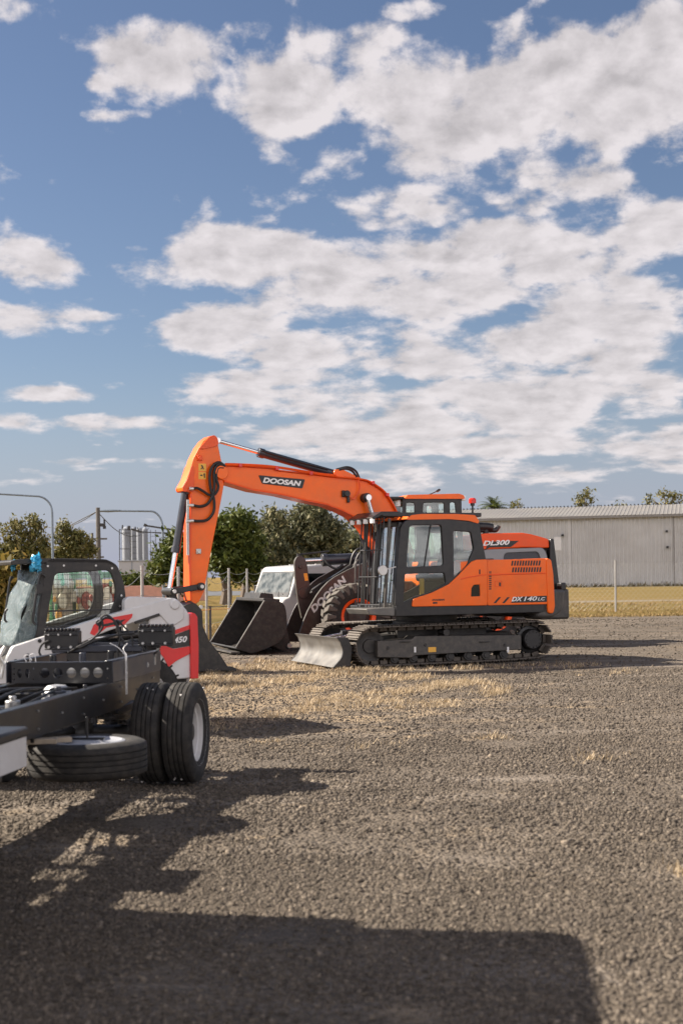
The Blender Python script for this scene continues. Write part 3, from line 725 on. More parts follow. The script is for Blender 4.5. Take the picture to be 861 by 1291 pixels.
# bucket
BW2 = 1.36; BVn = LV-.10
lip, bk_ = (298, 826.5), None
prf = Ld.L([(298, 826.5), (312, 831), (322, 831.5), (348, 821), (357.5, 812), (361.5, 803), (361.5, 785), (356, 768.3), (334, 765.6)], BVn)
dzb = min(p[1] for p in prf); prf = [(p[0], p[1]-dzb+.015) for p in prf]
def sm(pts, n=3): return [(p.x, p.y) for p in catmull([(a[0], a[1], 0) for a in pts], n)]
shl = sm(prf); inn = []
for i, p in enumerate(shl):
    a = Vector(shl[max(i-1, 0)]); b_ = Vector(shl[min(i+1, len(shl)-1)]); t = b_-a; n = Vector((-t.y, t.x)).normalized(); inn.append((p[0]+n.x*.035, p[1]+n.y*.035))
buck = lo(MB().prism(shl+inn[::-1], BVn, -BVn), 'loader_bucket', M['bucket'], bevel=.006)
k = MB()
for y in (BVn, -BVn): k.prism(shl, y-.018, y+.018)
each(k, 'bucket_side', M['bucket'], buck, bevel=.006)
k = MB(); s0 = shl[0]; s1 = shl[-1]
for y in (BVn, -BVn): k.bar((s0[0]+.0, y, s0[1]+.02), (s1[0], y, s1[1]), .07, .03, up=(1, 0, 0))
k.box(s0[0]-.12, s0[0]+.08, BVn-.02, -BVn+.02, .01, .045)
lo(k, 'cutting_edge', M['grey_dark'], buck, bevel=.005)
k = MB(); k.prism([(s1[0]-.03, s1[1]-.02), (s1[0]-.02, s1[1]+.05), (s1[0]+.34, s1[1]+.02), (s1[0]+.34, s1[1]-.05)], BVn+.02, -BVn-.02)
k.prism([(s1[0]+.02, s1[1]+.03), (s1[0]+.06, s1[1]+.16), (s1[0]+.34, s1[1]+.13), (s1[0]+.36, s1[1]+.0)], -.75, .75)
lo(k, 'spill_guard', M['bucket'], buck, bevel=.01)
k = MB()
for y in (-.70, -.56, .56, .70, -.1, .1): k.prism(Ld.L([(350, 770), (360, 773), (372, 797), (377, 818), (366, 823), (350, 815)], BVn), y-.025, y+.025)
each(k, 'hinge_plate', M['bucket'], buck, bevel=.008)
k = MB(); q = Ld.P(364, 814, -.7); k.cyl((q[0], -.78, q[1]), (q[0], -.72, q[1]), .055); q = Ld.P(359.5, 781, -.7); k.cyl((q[0], -.78, q[1]), (q[0], -.72, q[1]), .04); each(k, 'hinge_pin', M['metal'], buck, bevel=.005)
# cab
cv = -.78
zt = Ld.P(545, 629, cv)[1]; x0 = Ld.P(508, 632, cv)[0]; x1 = Ld.P(582, 632, cv)[0]
zb = 1.45
ow = rp([(x0+.02, zb), (x0-.02, zb+.8), (x0+.05, zt), (x1-.02, zt), (x1+.04, zb)], .06)
def lq(pts): return Ld.L(pts, cv)
w1 = rp([(lq([(532.7, 632.5)])[0][0], zt-.08), (lq([(560, 632)])[0][0], zt-.07), (lq([(561, 650)])[0][0], zb+.55), (lq([(532, 650)])[0][0], zb+.55)], .06)
w2 = rp([(lq([(566.5, 632)])[0][0], zt-.07), (lq([(574, 632)])[0][0], zt-.07), (x1-.07, zb+.6), (lq([(567, 650)])[0][0], zb+.6)], .06)
w3 = rp([(lq([(510.5, 632)])[0][0], zt-.08), (lq([(523, 632)])[0][0], zt-.08), (lq([(523, 650)])[0][0], zb+.2), (x0+.05, zb+.2)], .06)
lc = lo(MB().plate(ow, [w1, w2, w3], cv, cv+.06, .01), 'cab', M['black'])
k = MB().plate(ow, [w1, w2, w3], -cv-.06, -cv, .01); k.box(x0, x1, cv+.06, -cv-.06, zb-.1, zb+.1)
k.box(x1-.06, x1, cv+.06, -cv-.06, zb, zb+.8); k.box(x0+.02, x0+.08, cv+.06, -cv-.06, zb, zb+.35); k.box(x0+.05, x1, cv+.06, -cv-.06, zt-.05, zt-.01)
for y in (cv+.05, -cv-.05): k.box(x0, x0+.08, y-.04, y+.04, zb, zt); k.box(x1-.06, x1, y-.04, y+.04, zb, zt)
lo(k, 'cab_shell', M['black'], lc, bevel=.01)
lo(MB().prism(rp([(x0+.02, zt), (x0+.10, zt+.09), (x1-.08, zt+.12), (x1+.04, zt+.08), (x1+.06, zt)], .03), cv-.04, -cv+.04), 'cab_roof', M['orange'], lc, bevel=.03)
k = MB(); k.box(x0-.45, x0+.02, cv-.04, -cv+.04, zt+.0, zt+.05); lo(k, 'visor', M['black'], lc, bevel=.01)
k = MB()
for y in (-.6, -.3, .3, .6): k.box(x0-.10, x0-.02, y-.08, y+.08, zt-.16, zt-.02)
k.box(x1+.02, x1+.12, cv+.05, cv+.22, zt-.03, zt+.08); each(k, 'work_lamp', M['lamp'], lc, bevel=.01)
for pl_ in (w1, w2, w3): lo(MB().plate(pl_, [], cv+.02, cv+.026), 'side_window', M['glass'], lc); lo(MB().plate(pl_, [], -cv-.026, -cv-.02), 'side_window', M['glass'], lc)
k = MB(); k.add([(x0+.04, cv+.08, zb+.1), (x0+.04, -cv-.08, zb+.1), (x0+.04, -cv-.08, zt-.05), (x0+.04, cv+.08, zt-.05)], [(0, 1, 2, 3)]); lo(k, 'windscreen', M['glass'], lc)
k = MB(); q = Ld.P(548, 626, 0); k.tube([(q[0]-.2, 0, zt+.12), (q[0], 0, zt+.20), (q[0]+.14, 0, zt+.27)], .012); k.cyl((q[0]+.05, 0, zt+.22), (q[0]+.12, 0, zt+.26), .03); lo(k, 'antenna', M['black'], lc)
k = MB(); xm = x0+.7; k.box(xm, xm+.5, -.25, .25, zb+.1, zb+.5); k.prism([(xm+.35, zb+.4), (xm+.45, zb+1.1), (xm+.58, zb+1.1), (xm+.52, zb+.4)], -.25, .25); lo(k, 'operator_seat', M['seat'], lc, bevel=.04)
q = Ld.P(595.5, 643, -.55); q1 = Ld.P(595.5, 634.5, -.55); q2 = Ld.P(595.5, 628, -.55)
bs = lo(MB().cyl((q[0], -.55, q[1]-.5), (q[0], -.55, q1[1]), .022).cyl((q[0], -.55, q1[1]-.06), (q[0], -.55, q1[1]), .05), 'beacon_post', M['black'])
lo(MB().lathe([(.0, q1[1]), (.085, q1[1]), (.085, q2[1]-.03), (.06, q2[1]), (0, q2[1]+.005)], (q[0], -.55, 0), 'z', 20), 'beacon', M['beacon'], bs)
# engine hood
hv = -.72
hood = rp(Ld.L([(600, 674.5), (612, 672.3), (660, 671.7), (672, 674), (691.7, 679.5), (692.6, 691), (663, 690.3), (600, 693.8)], hv), .05)
ho_ = lo(MB().prism(hood, hv, -hv), 'engine_hood', M['red_orange'], bevel=.07, segs=4)
q = Ld.L([(600, 697), (612.5, 691.8), (614.5, 682.8), (653.5, 681.8), (643.8, 689.4), (617, 690.3), (606, 696)], hv); lo(MB().prism(q, hv-.012, hv+.02), 'decal_stripe', M['plastic'], ho_)
lett(Ld, 'DL300', (608.5, 688.2), (642.5, 686.8), 6.4, hv-.016, M['letter'], ho_, rot=0, shear=.3, bold=.035)
zl = Ld.P(640, 694, hv)[1]
lp_ = rp(Ld.L([(598, 694), (684, 691), (689, 700), (692, 745), (598, 745)], hv), .08)
wn = rp(Ld.L([(635, 696.5), (678, 694.6), (682, 704), (683, 735), (630, 735)], hv), .10)
lo(MB().plate(lp_, [wn], hv-.0, hv+.06, .015), 'hood_side_panel', M['silver'], ho_); lo(MB().plate(wn, [], hv+.035, hv+.04), 'side_grille', M['navy'], ho_)
lo(MB().prism([(lp_[0][0], 1.0), (lp_[0][0], zl), (Ld.P(690, 700, hv)[0], zl), (Ld.P(690, 700, hv)[0], 1.0)], hv+.065, -hv), 'engine_bay', M['charcoal'], ho_)
rq = Ld.L([(692.3, 679), (697, 679.3), (698.5, 692), (704.5, 741), (701, 760), (692, 760)], hv)
lo(MB().prism(rq, hv-.05, -hv+.05), 'rear_grille', M['black'], bevel=.03)
k = MB(); x_ = rq[3][0]; k.prism_z(rp([(x_-.7, -1.2), (x_+.10, -1.1), (x_+.16, 0), (x_+.10, 1.1), (x_-.7, 1.2)], .15), .55, 1.25); lo(k, 'counterweight', M['grey_dark'], bevel=.05)
k = MB(); q = Ld.P(612, 672, -.2)
k.tube([l3(603, 664, -.2), l3(612, 664, -.2), l3(620, 665.5, -.2)], .10, 12); k.tube([l3(604, 668.5, -.2), l3(620, 668.5, -.2), l3(625, 668, -.2), l3(628.5, 663, -.2)], .055, 10); k.cyl(l3(612, 666, -.2), l3(612, 676, -.2), .07)
lo(k, 'exhaust_pipe', M['black'])
k = MB()
for x in (.55, RX-.0):
    pts = [(x+1.0*math.cos(t), .735+.98*math.sin(t)) for t in [R(a) for a in range(25, 156, 10)]]
    for y in (-1.30, 1.30): k.prism(pts+[(p[0], p[1]-.05) for p in pts[::-1]], y if y < 0 else y-.5, y+.5 if y < 0 else y)
k2 = MB(); xr = RX; pts = [(xr+.95*math.cos(t), .735+.92*math.sin(t)) for t in [R(a) for a in range(35, 146, 10)]]
k2.prism(pts+[(p[0], p[1]-.05) for p in pts[::-1]], -1.30, -.72); k2.prism(pts+[(p[0], p[1]-.05) for p in pts[::-1]], .72, 1.30)
each(k2, 'fender', M['black'], ld, bevel=.01)
k = MB()
for px in (447.5, 458.5): k.tube([l3(px+4, 694 if px > 450 else 706, -1.15), l3(px+1, 712, -1.2), l3(px+.5, 740, -1.22), l3(px+.5, 765, -1.22)], .022)
for py in (732, 748, 764): k.cyl(l3(448, py, -1.22), l3(459, py, -1.22), .018, n=8)
lo(k, 'access_ladder', M['grey_dark'])
k = MB(); k.box(.75, 2.2, -1.25, -.80, .62, 1.35); lo(k, 'tank_step', M['charcoal'], bevel=.04)
# ================================================================== SKID STEER
SY = 26.0; SO = (-2.887, 16.03)
S = Frame(*SO, SY); SV = -.68
sk_ = thing('skid_steer_loader', 'white skid steer loader with red stripes, dark cab and plastic wrapped windscreen', 'loader', (SO[0], SO[1], 0), SY)
def so(mb, name, m, parent=sk_, bevel=0., **k): return mb.build(name, m, parent, bevel, **k)
def z0_(pts, v): return S.L([(p[0]/2.969, 680+p[1]/2.969) for p in pts], v)
def sP(x, y, v): q = S.P(x/2.969, 680+y/2.969, v); return (q[0], v, q[1])
# plastic wrap for the front of the cab
m, nt, b = nodes_of('plastic_wrap')
tc = N(nt, 'ShaderNodeTexCoord'); w_ = N(nt, 'ShaderNodeTexNoise', Scale=9., Detail=5., Distortion=2.5); nt.links.new(tc.outputs['Object'], w_.inputs['Vector'])
c = ramp(nt, w_.outputs[0], [(.35, (.30, .40, .42)), (.55, (.50, .60, .62)), (.72, (.74, .82, .84))]); nt.links.new(c, b.inputs['Base Color'])
b.inputs['Roughness'].default_value = .12; b.inputs['Transmission Weight'].default_value = .72; b.inputs['IOR'].default_value = 1.1
bp = N(nt, 'ShaderNodeBump', Strength=.8, Distance=.03); nt.links.new(w_.outputs[0], bp.inputs['Height']); nt.links.new(bp.outputs[0], b.inputs['Normal'])
M['wrap'] = m
M['blue_film'] = mat('blue_film', (.05, .38, .62), .25, var=.3, scale=14, bump=.6, bscale=14)
M['green_film'] = mat('green_film', (.05, .45, .28), .35, var=.25, scale=10)
# wheels
for x in (-.52, .48):
    for y in (-.68, .68):
        s = -1 if y < 0 else 1; yc = y-s*.12
        ty = so(MB().lathe([(.21, -.10), (.25, -.12), (.34, -.125), (.385, -.11), (.395, 0), (.385, .11), (.34, .125), (.25, .12), (.21, .10)], (x, yc, .395), 'y', 40, closed=True), 'tyre', M['rubber'])
        k = MB()
        for i in range(20):
            for sd, of in ((-1, 0), (1, .5)):
                t = 2*math.pi*(i+of)/20; mm = Matrix.Translation((x, yc, .395)) @ Matrix.Rotation(-t, 4, 'Y') @ Matrix.Rotation(R(30*sd), 4, 'X'); k.box(.37, .415, min(0, sd*.12), max(0, sd*.12), -.02, .02, mm)
        so(k, 'tread_lug', M['rubber'], ty)
        so(MB().lathe([(.22, s*.11), (.20, s*.08), (.19, s*.02), (.08, s*.02), (.07, s*.06), (0, s*.06)], (x, yc, .395), 'y', 30), 'rim', M['rim_white'])
# lower body
k = MB(); k.prism(rp([(-.95, .25), (-1.0, .70), (-.55, .95), (.85, .95), (1.0, .85), (1.02, .30), (.8, .22)], .06), -.52, .52); so(k, 'body', M['charcoal'], bevel=.03)
k = MB(); k.prism(rp([(.55, .55), (.55, 1.30), (1.03, 1.25), (1.06, .45)], .06), -.50, .50); so(k, 'engine_cover', M['white'], bevel=.05)
# side arms: the near arm traced, the far one a twin
armp = z0_([(50, 402), (130, 376), (330, 308), (480, 262), (640, 219), (662, 222), (690, 250), (690, 300), (640, 330), (600, 283), (520, 305), (400, 345), (300, 390), (160, 445), (70, 470), (45, 530), (20, 556), (-25, 556), (20, 470)], SV)
for v in (SV, -SV-.12):
    a = so(MB().prism(rp(armp, .03), v, v+.12), 'lift_arm', M['white'], bevel=.02)
    if v < 0:
        q = z0_([(352, 320), (380, 300), (497, 278), (494, 292), (468, 318), (400, 330), (358, 362), (338, 352)], SV); q2 = z0_([(372, 315), (400, 298), (440, 290), (430, 300), (380, 330)], SV)
        so(MB().prism(q, SV-.008, SV+.01), 'arm_decal', M['red'], a)
        q = z0_([(372, 322), (470, 298), (455, 312), (398, 326)], SV); so(MB().prism(q, SV-.012, SV), 'arm_decal', M['plastic'], a)
        k = MB()
        for px, py in ((105, 434), (60, 455), (150, 380)): p = sP(px, py, SV); k.cyl((p[0], SV-.012, p[2]), (p[0], SV+.01, p[2]), .02)
        each(k, 'arm_pin', M['black'], a)
# rear upright with decals and red edge
upp = z0_([(470, 228), (480, 218), (500, 214), (640, 219), (662, 222), (700, 262), (715, 288), (717, 520), (598, 530), (598, 400), (560, 395), (560, 290), (470, 268)], SV)
uo = so(MB().prism(rp(upp, .02), SV+.015, SV+.14), 'rear_upright', M['white'], bevel=.015)
so(MB().prism(rp(z0_([(598, 330), (598, 530), (717, 525), (717, 288), (700, 262), (655, 262)], SV), .02), -SV-.14, -SV), 'rear_upright', M['white'], bevel=.015)
re_ = rp(z0_([(711, 284), (718, 274), (730, 278), (738, 290), (743, 400), (742, 520), (714, 522)], SV), .01)
so(MB().prism(re_, SV-.02, -SV+.02), 'tailgate_edge', M['red'], bevel=.012)
so(MB().prism(rp(z0_([(600, 400), (618, 398), (650, 410), (712, 400), (712, 428), (660, 455), (632, 478), (616, 445), (600, 425)], SV), .015), SV-.0, SV+.02), 'side_decal', M['red'], uo)
so(MB().prism(rp(z0_([(655, 340), (712, 320), (712, 336), (655, 356)], SV), .008), SV, SV+.02), 'side_decal', M['red'], uo)
so(MB().prism(rp(z0_([(640, 366), (712, 337), (712, 398), (650, 408), (625, 402)], SV), .008), SV+.002, SV+.02), 'side_decal', M['charcoal'], uo)
a = sP(652, 389, SV); b_ = sP(702, 384, SV)
lettering('450', (a[0], a[2]), (b_[0], b_[2]), .068, SV-.004, M['letter'], uo, shear=.3, bold=.03)
k = MB(); em = z0_([(648, 300), (652, 288), (660, 283), (670, 283), (678, 290), (680, 300), (674, 298), (670, 292), (662, 292), (660, 300), (668, 303), (668, 312), (652, 312), (652, 306), (656, 306), (654, 300)], SV); k.prism(em, SV+.004, SV+.02); so(k, 'emblem', M['plastic'], uo)
k = MB(); p = sP(655, 244, SV); k.cyl((p[0], SV-.02, p[2]), (p[0], SV+.05, p[2]), .055); so(k, 'arm_pivot', M['white'], uo, bevel=.01)
k = MB(); p = sP(598, 281, SV); q = sP(505, 312, SV); k.bar(p, q, .03, .03); so(k, 'arm_gap_shade', M['charcoal'], uo, bevel=.006)  # dark bar stands in for the shaded recess under the arm
k = MB(); a = sP(380, 330, SV-.03); b_ = sP(590, 275, SV-.03)
bd, rd = cylinder_pair((b_[0]+.1, SV+.10, b_[2]-.22), (a[0]-.1, SV+.10, a[2]-.12), .045, .026, .6); o = so(bd, 'lift_ram', M['black'], bevel=.004); so(rd, 'ram_rod', M['chrome'], o)
# cab
CVn = -.44
co_ = rp(z0_([(140, 372), (170, 125), (180, 74, ), (400, 77), (438, 97), (462, 160), (470, 215), (462, 275), (430, 300), (330, 340)], CVn), .05)
cw_ = rp(z0_([(168, 332), (205, 125), (404, 112), (422, 125), (438, 180), (436, 230), (412, 292), (300, 322)], CVn), .05)
cb = so(MB().plate(co_, [cw_], CVn, CVn+.05, .01), 'cab', M['charcoal'])
k = MB().plate(co_, [cw_], -CVn-.05, -CVn, .01)
top = z0_([(40, 83), (60, 76), (125, 71), (180, 71), (400, 75), (440, 98), (440, 108), (400, 90), (180, 88), (45, 96)], CVn)
k.prism(top, CVn, -CVn)
p1 = sP(140, 372, CVn); p2 = sP(165, 90, CVn); p3 = sP(462, 200, CVn)
for v in (CVn+.03, -CVn-.03): k.bar((p1[0], v, p1[2]-.2), (p2[0], v, p2[2]), .05, .09)
k.box(p1[0], p3[0]-.06, CVn+.05, -CVn-.05, p1[2]-.35, p1[2]-.30)
so(k, 'cab_frame', M['charcoal'], cb, bevel=.01)
# mesh in the side windows
k = MB(); zs = [p[1] for p in cw_]; xs = [p[0] for p in cw_]
def inside(x, z, poly):
    c = False; n = len(poly)
    for i in range(n):
        a, b = poly[i], poly[(i+1) % n]
        if (a[1] > z) != (b[1] > z) and x < (b[0]-a[0])*(z-a[1])/(b[1]-a[1])+a[0]: c = not c
    return c
def clipline(fixed, horiz, poly):
    pts = [fixed*0+q for q in ([min(xs)+i*.01 for i in range(int((max(xs)-min(xs))/.01)+1)] if horiz else [min(zs)+i*.01 for i in range(int((max(zs)-min(zs))/.01)+1)])]
    ok = [q for q in pts if (inside(q, fixed, poly) if horiz else inside(fixed, q, poly))]
    return (min(ok), max(ok)) if ok else None
for v in (CVn+.02, -CVn-.02):
    k = MB(); x = min(xs)
    while x < max(xs):
        c = clipline(x, False, cw_)
        if c: k.cyl((x, v, c[0]), (x, v, c[1]), .0019, n=5)
        x += .052
    z = min(zs)
    while z < max(zs):
        c = clipline(z, True, cw_)
        if c: k.cyl((c[0], v, z), (c[1], v, z), .0019, n=5)
        z += .052
    so(k, 'window_mesh', M['black'], cb)
c = clipline(sP(300, 266, CVn)[2], True, cw_); z_ = sP(300, 266, CVn)[2]
so(MB().bar((c[0], CVn+.02, z_), (c[1], CVn+.02, z_), .02, .018), 'window_bar', M['black'], cb)
so(MB().plate(cw_, [], -CVn-.036, -CVn-.031), 'side_window', M['glass_clear'], cb); so(MB().plate(cw_, [], CVn+.031, CVn+.036), 'side_window', M['glass_clear'], cb)
k = MB()
for px, py in ((180, 100), (240, 98), (360, 98), (420, 108), (455, 210), (450, 250)): p = sP(px, py, CVn); k.cyl((p[0], CVn-.01, p[2]), (p[0], CVn+.01, p[2]), .012, n=8)
each(k, 'bolt', M['metal'], cb)
# wrapped door at the front (a crumpled sheet with thickness), film scraps, handle bars
fw = MB(); nu, nv = 10, 16
tp0 = sP(150, 112, CVn); bt0 = sP(55, 400, CVn)
vs = []
for j in range(nv+1):
    t = j/nv
    for i in range(nu+1):
        u = i/nu; y = CVn+u*(-2*CVn)
        bulge = .05*math.sin(math.pi*u)
        x = tp0[0]*(1-t)+bt0[0]*t-bulge+.018*math.sin(7*u+9*t)+.012*math.sin(19*t+5*u)
        z = tp0[2]*(1-t)+bt0[2]*t
        vs.append((x-.015, y, z))
fw.add(vs, [(j*(nu+1)+i, j*(nu+1)+i+1, (j+1)*(nu+1)+i+1, (j+1)*(nu+1)+i) for j in range(nv) for i in range(nu)])
# the wrap laps round onto the side
vs = []
for j in range(nv+1):
    t = j/nv
    a = sP(130+8*math.sin(6*t), 112, CVn); 
    for i in range(5):
        u = i/4
        x = (tp0[0]*(1-t)+bt0[0]*t-.015)*(1-u)+u*((p2[0]-.02)*(1-t)+(p1[0]-.03)*t)+.010*math.sin(15*t+3*u)
        vs.append((x, CVn-.012-.01*math.sin(u*3+11*t), tp0[2]*(1-t)+bt0[2]*t))
fw.add(vs, [(j*5+i, j*5+i+1, (j+1)*5+i+1, (j+1)*5+i) for j in range(nv) for i in range(4)])
wr = so(fw, 'plastic_wrap', M['wrap'], cb); sd_ = wr.modifiers.new('th', 'SOLIDIFY'); sd_.thickness = .004
rs = np.random.default_rng(5)
for (px, py, v, sz) in ((134, 82, CVn-.02, .075), (142, 94, CVn-.03, .06), (126, 100, CVn+.05, .065), (146, 108, CVn-.02, .045), (50, 96, -CVn-.45, .06)):
    p = sP(px, py, v); k = MB(); g_ = 6; vs = []
    for a_i in range(g_+1):
        for b_i in range(g_+1):
            u, w2 = a_i/g_-.5, b_i/g_-.5; q = rs.normal(size=3)*.14
            vs.append((p[0]+sz*(1.3*u*(1-.5*abs(w2))+q[0]), p[1]-sz*(.25+.5*math.cos(3*u)*math.cos(3*w2)+q[1]), p[2]+sz*(1.9*w2+q[2]+.3*u)))
    k.add(vs, [(a_i*(g_+1)+b_i, a_i*(g_+1)+b_i+1, (a_i+1)*(g_+1)+b_i+1, (a_i+1)*(g_+1)+b_i) for a_i in range(g_) for b_i in range(g_)])
    o = so(k, 'film_scrap', M['blue_film'], cb); sd_ = o.modifiers.new('th', 'SOLIDIFY'); sd_.thickness = .003
k = MB(); hb_ = [sP(172, 140, CVn-.05), sP(160, 132, CVn-.05), sP(150, 140, CVn-.05), sP(132, 240, CVn-.05), sP(125, 300, CVn-.05), sP(128, 312, CVn-.05), sP(136, 318, CVn-.05)]
k.tube(hb_, .013); k.tube([sP(52, 145, -CVn), sP(40, 150, -CVn-.0), sP(26, 250, -CVn), sP(24, 290, -CVn), sP(32, 300, -CVn)], .013); p = sP(150, 185, CVn-.05); k.box(p[0]-.04, p[0]+.03, CVn-.08, CVn-.02, p[2]-.05, p[2]+.05)
k.tube([sP(30, 260, CVn), sP(22, 272, CVn), sP(20, 300, CVn), sP(28, 310, CVn)], .012)
each(k, 'grab_handle', M['black'], cb)
k = MB(); x0 = p2[0]+.35; zz = p1[2]-.3; k.prism(rp([(x0, zz), (x0, zz+.25), (x0+.42, zz+.22), (x0+.46, zz+.50), (x0+.58, zz+.50), (x0+.56, zz)], .05), -.25, .25); so(k, 'operator_seat', M['seat'], cb, bevel=.03)
k = MB()
for v in (-.30, .30): k.tube([(x0-.15, v, zz), (x0-.18, v, zz+.3), (x0-.12, v, zz+.42)], .02)
each(k, 'control_lever', M['black'], cb)
# quick-attach frame at the nose, with hoses
k = MB(); f0 = armp[-1]
xq = sP(0, 480, SV)[0]
k.prism([(xq-.18, .20), (xq-.10, .75), (xq+.02, .75), (xq+.0, .2)], -.62, .62); k.cyl((xq-.05, -.68, .60), (xq-.05, .68, .60), .05)
for v in (-.4, .4): k.prism([(xq-.25, .25), (xq-.2, .85), (xq-.05, .85), (xq-.08, .25)], v-.04, v+.04)
so(k, 'attachment_plate', M['white'], bevel=.012)
k = MB()
for i in range(4): k.tube([sP(20-8*i, 400+8*i, SV+.05*i), sP(2-5*i, 440+5*i, SV+.05*i), sP(14-8*i, 470, SV+.05*i), sP(6-6*i, 520, SV+.05*i)], .016)
each(k, 'hydraulic_hose', M['metal'], sk_)
# ================================================================== TRUCK CHASSIS
KO = (-2.18, 11.6)
K = Frame(*KO, -7.0)
tk = thing('cab_chassis_truck', 'bare black truck chassis with dual white-rimmed rear wheels and slung spare tyre', 'truck', (KO[0], KO[1], 0), -7.0)
def to(mb, name, m, parent=tk, bevel=0., **k): return mb.build(name, m, parent, bevel, **k)
def kq(px, py, X): q = K.Q(px, py, X); return (X, q[0], q[1])
RT = .832
for s in (1, -1):
    k = MB(); X = .42*s
    k.box(X-.004*s-.006, X+.006-.004*s, -6.3, 1.12, RT-.22, RT)
    k.box(min(X, X-.07*s), max(X, X-.07*s), -6.3, 1.12, RT-.006, RT+.003); k.box(min(X, X-.07*s), max(X, X-.07*s), -6.3, 1.12, RT-.222, RT-.212)
    rl = to(k, 'frame_rail', M['chassis'], bevel=.003, segs=1)
    k = MB()
    for i in range(26):
        y = -5.4+i*.25
        for z in ((RT-.05, RT-.17) if i % 4 == 1 else ((RT-.11,) if i % 4 == 3 else ())): k.cyl((X+.003*s, y, z), (X+.014*s, y, z), .008, n=6)
    to(k, 'rail_bolt', M['metal'], rl)
k = MB()
for y in (-4.6, -3.2, -1.9, -.75, .75): k.box(-.41, .41, y-.06, y+.06, RT-.18, RT-.04)
each(k, 'crossmember', M['chassis'], tk, bevel=.01)
# raised rear subframe: pierced plate across the rails, side beams running back
pz0, pz1 = RT+.004, 1.0
holes = []
for px in (57, 73.5, 90.6, 107.5, 124):
    q = K.P(px, 848, -.42); holes.append([(q[0]+.040*math.cos(2*math.pi*i/24), .915+.040*math.sin(2*math.pi*i/24)) for i in range(24)])
for px in (25.5, 35.5):
    q = K.P(px, 849, -.42); holes.append([(q[0]+.018*math.cos(2*math.pi*i/20), .915+.036*math.sin(2*math.pi*i/20)) for i in range(20)])
for px, py in ((18.5, 843), (18.5, 850), (18.5, 857), (43, 843), (43, 856), (136, 843), (136, 855)):
    q = K.P(px, py, -.42); holes.append([(q[0]+.007*math.cos(2*math.pi*i/8), min(max(q[1], pz0+.02), pz1-.02)+.007*math.sin(2*math.pi*i/8)) for i in range(8)])
lx = K.P(15.5, 848, -.42)[0]
sf = to(MB().plate([(lx, pz0), (.43, pz0), (.43, pz1), (lx, pz1)], holes, -.425, -.415), 'pierced_plate', M['chassis'])
k = MB()
for X in (.43, -.43):
    k.box(X-.005, X+.005, -.41, 1.10, pz0, pz1); k.box(min(X, X-.06*math.copysign(1, X)), max(X, X-.06*math.copysign(1, X)), -.41, 1.10, pz1+.001, pz1+.009)
each(k, 'side_beam', M['chassis_grey'], sf, bevel=.003, segs=1)
k = MB(); k.box(lx, .43, -.405, -.33, pz1-.008, pz1)
to(k, 'end_beam', M['chassis_grey'], sf, bevel=.003)
k = MB()
p = kq(187, 838, .44); k.box(.436, .442, p[1]-.012, p[1]+.012, p[2]-.02, p[2]+.02); p = kq(196, 833, .44); k.box(.436, .442, p[1]-.02, p[1]+.02, p[2]-.035, p[2]+.035)
for px, py in ((187, 838), (160, 848), (196, 826)): p = kq(px, py, .44); k.cyl((.435, p[1], p[2]), (.447, p[1], p[2]), .010, n=8)
to(k, 'beam_bolt', M['metal'], sf)
st = MB(); a = kq(158.5, 826, .45); b_ = kq(158.5, 876, .45)
for d in (0, .035): st.cyl((.45, a[1]+d, a[2]+.01), (.45, a[1]+d, b_[2]), .0035, n=6)
st.tube([(.45, a[1], a[2]), (.40, a[1]-.02, a[2]+.06), (.34, a[1]-.05, a[2]+.10)], .0035, 6); st.tube([(.45, a[1]+.03, a[2]), (.42, a[1]+.05, a[2]+.05), (.44, a[1]+.1, a[2]+.09)], .0035, 6)
for px in (34, 41):
    q = kq(px, 838, -.30); st.tube([(q[0], q[1], 1.0), (q[0]-.02, q[1], 1.04), (q[0]+.02, q[1], 1.05), (q[0]+.03, q[1], .98), (q[0]+.01, q[1], .84)], .0035, 6)
each(st, 'cable_tie', M['letter'], tk)
# tail lamp bar and two finned lamp units
bz = 1.055; by = .95
k = MB(); k.box(-.50, .32, by-.05, by+.04, bz-.045, bz+.01); k.box(-.52, .34, by+.03, by+.045, bz-.06, bz+.03)
lb = to(k, 'lamp_bar', M['chassis_grey'], bevel=.004)
k = MB()
for X in (-.36, .20): k.box(X-.02, X+.02, by-.03, by+.03, 1.0, bz-.04)
each(k, 'bar_bracket', M['chassis'], lb, bevel=.004)
for px, py, n_ in ((80, 804, 0), (198, 799, 1)):
    q = K.P(px, py, by); X, z = q
    k = MB(); k.box(X-.155, X+.155, by-.05, by+.05, z-.09, z+.06)
    k.box(X-.15, X+.15, by-.06, by+.045, z-.105, z-.088)
    for i in range(9): k.box(X-.145+i*.034, X-.130+i*.034, by-.058, by+.055, z+.055, z+.085)
    k.box(X-.15, X+.15, by-.062, by-.048, z+.02, z+.035)
    lu = to(k, 'tail_lamp_housing', M['plastic'], bevel=.006)
    k = MB().box(X-.15, X+.15, by+.051, by+.070, z-.08, z+.05); to(k, 'lamp_lens', M['beacon'], lu, bevel=.01)
    k = MB()
    for dx in (-.11, -.02, .09): k.cyl((X+dx, by-.07, z-.08), (X+dx, by-.045, z-.08), .012, n=8); k.cyl((X+dx, by-.072, z+.03), (X+dx, by-.06, z+.03), .009, n=8)
    to(k, 'lamp_bolt', M['metal'], lu)
    k = MB().box(X-.03, X+.03, by-.02, by+.02, bz-.02 if n_ else 1.0, z-.08); to(k, 'lamp_stalk', M['chassis'], lu, bevel=.003)
k = MB()
def kp(px, py, y=by-.08): q = K.P(px, py, y); return (q[0], y, q[1])
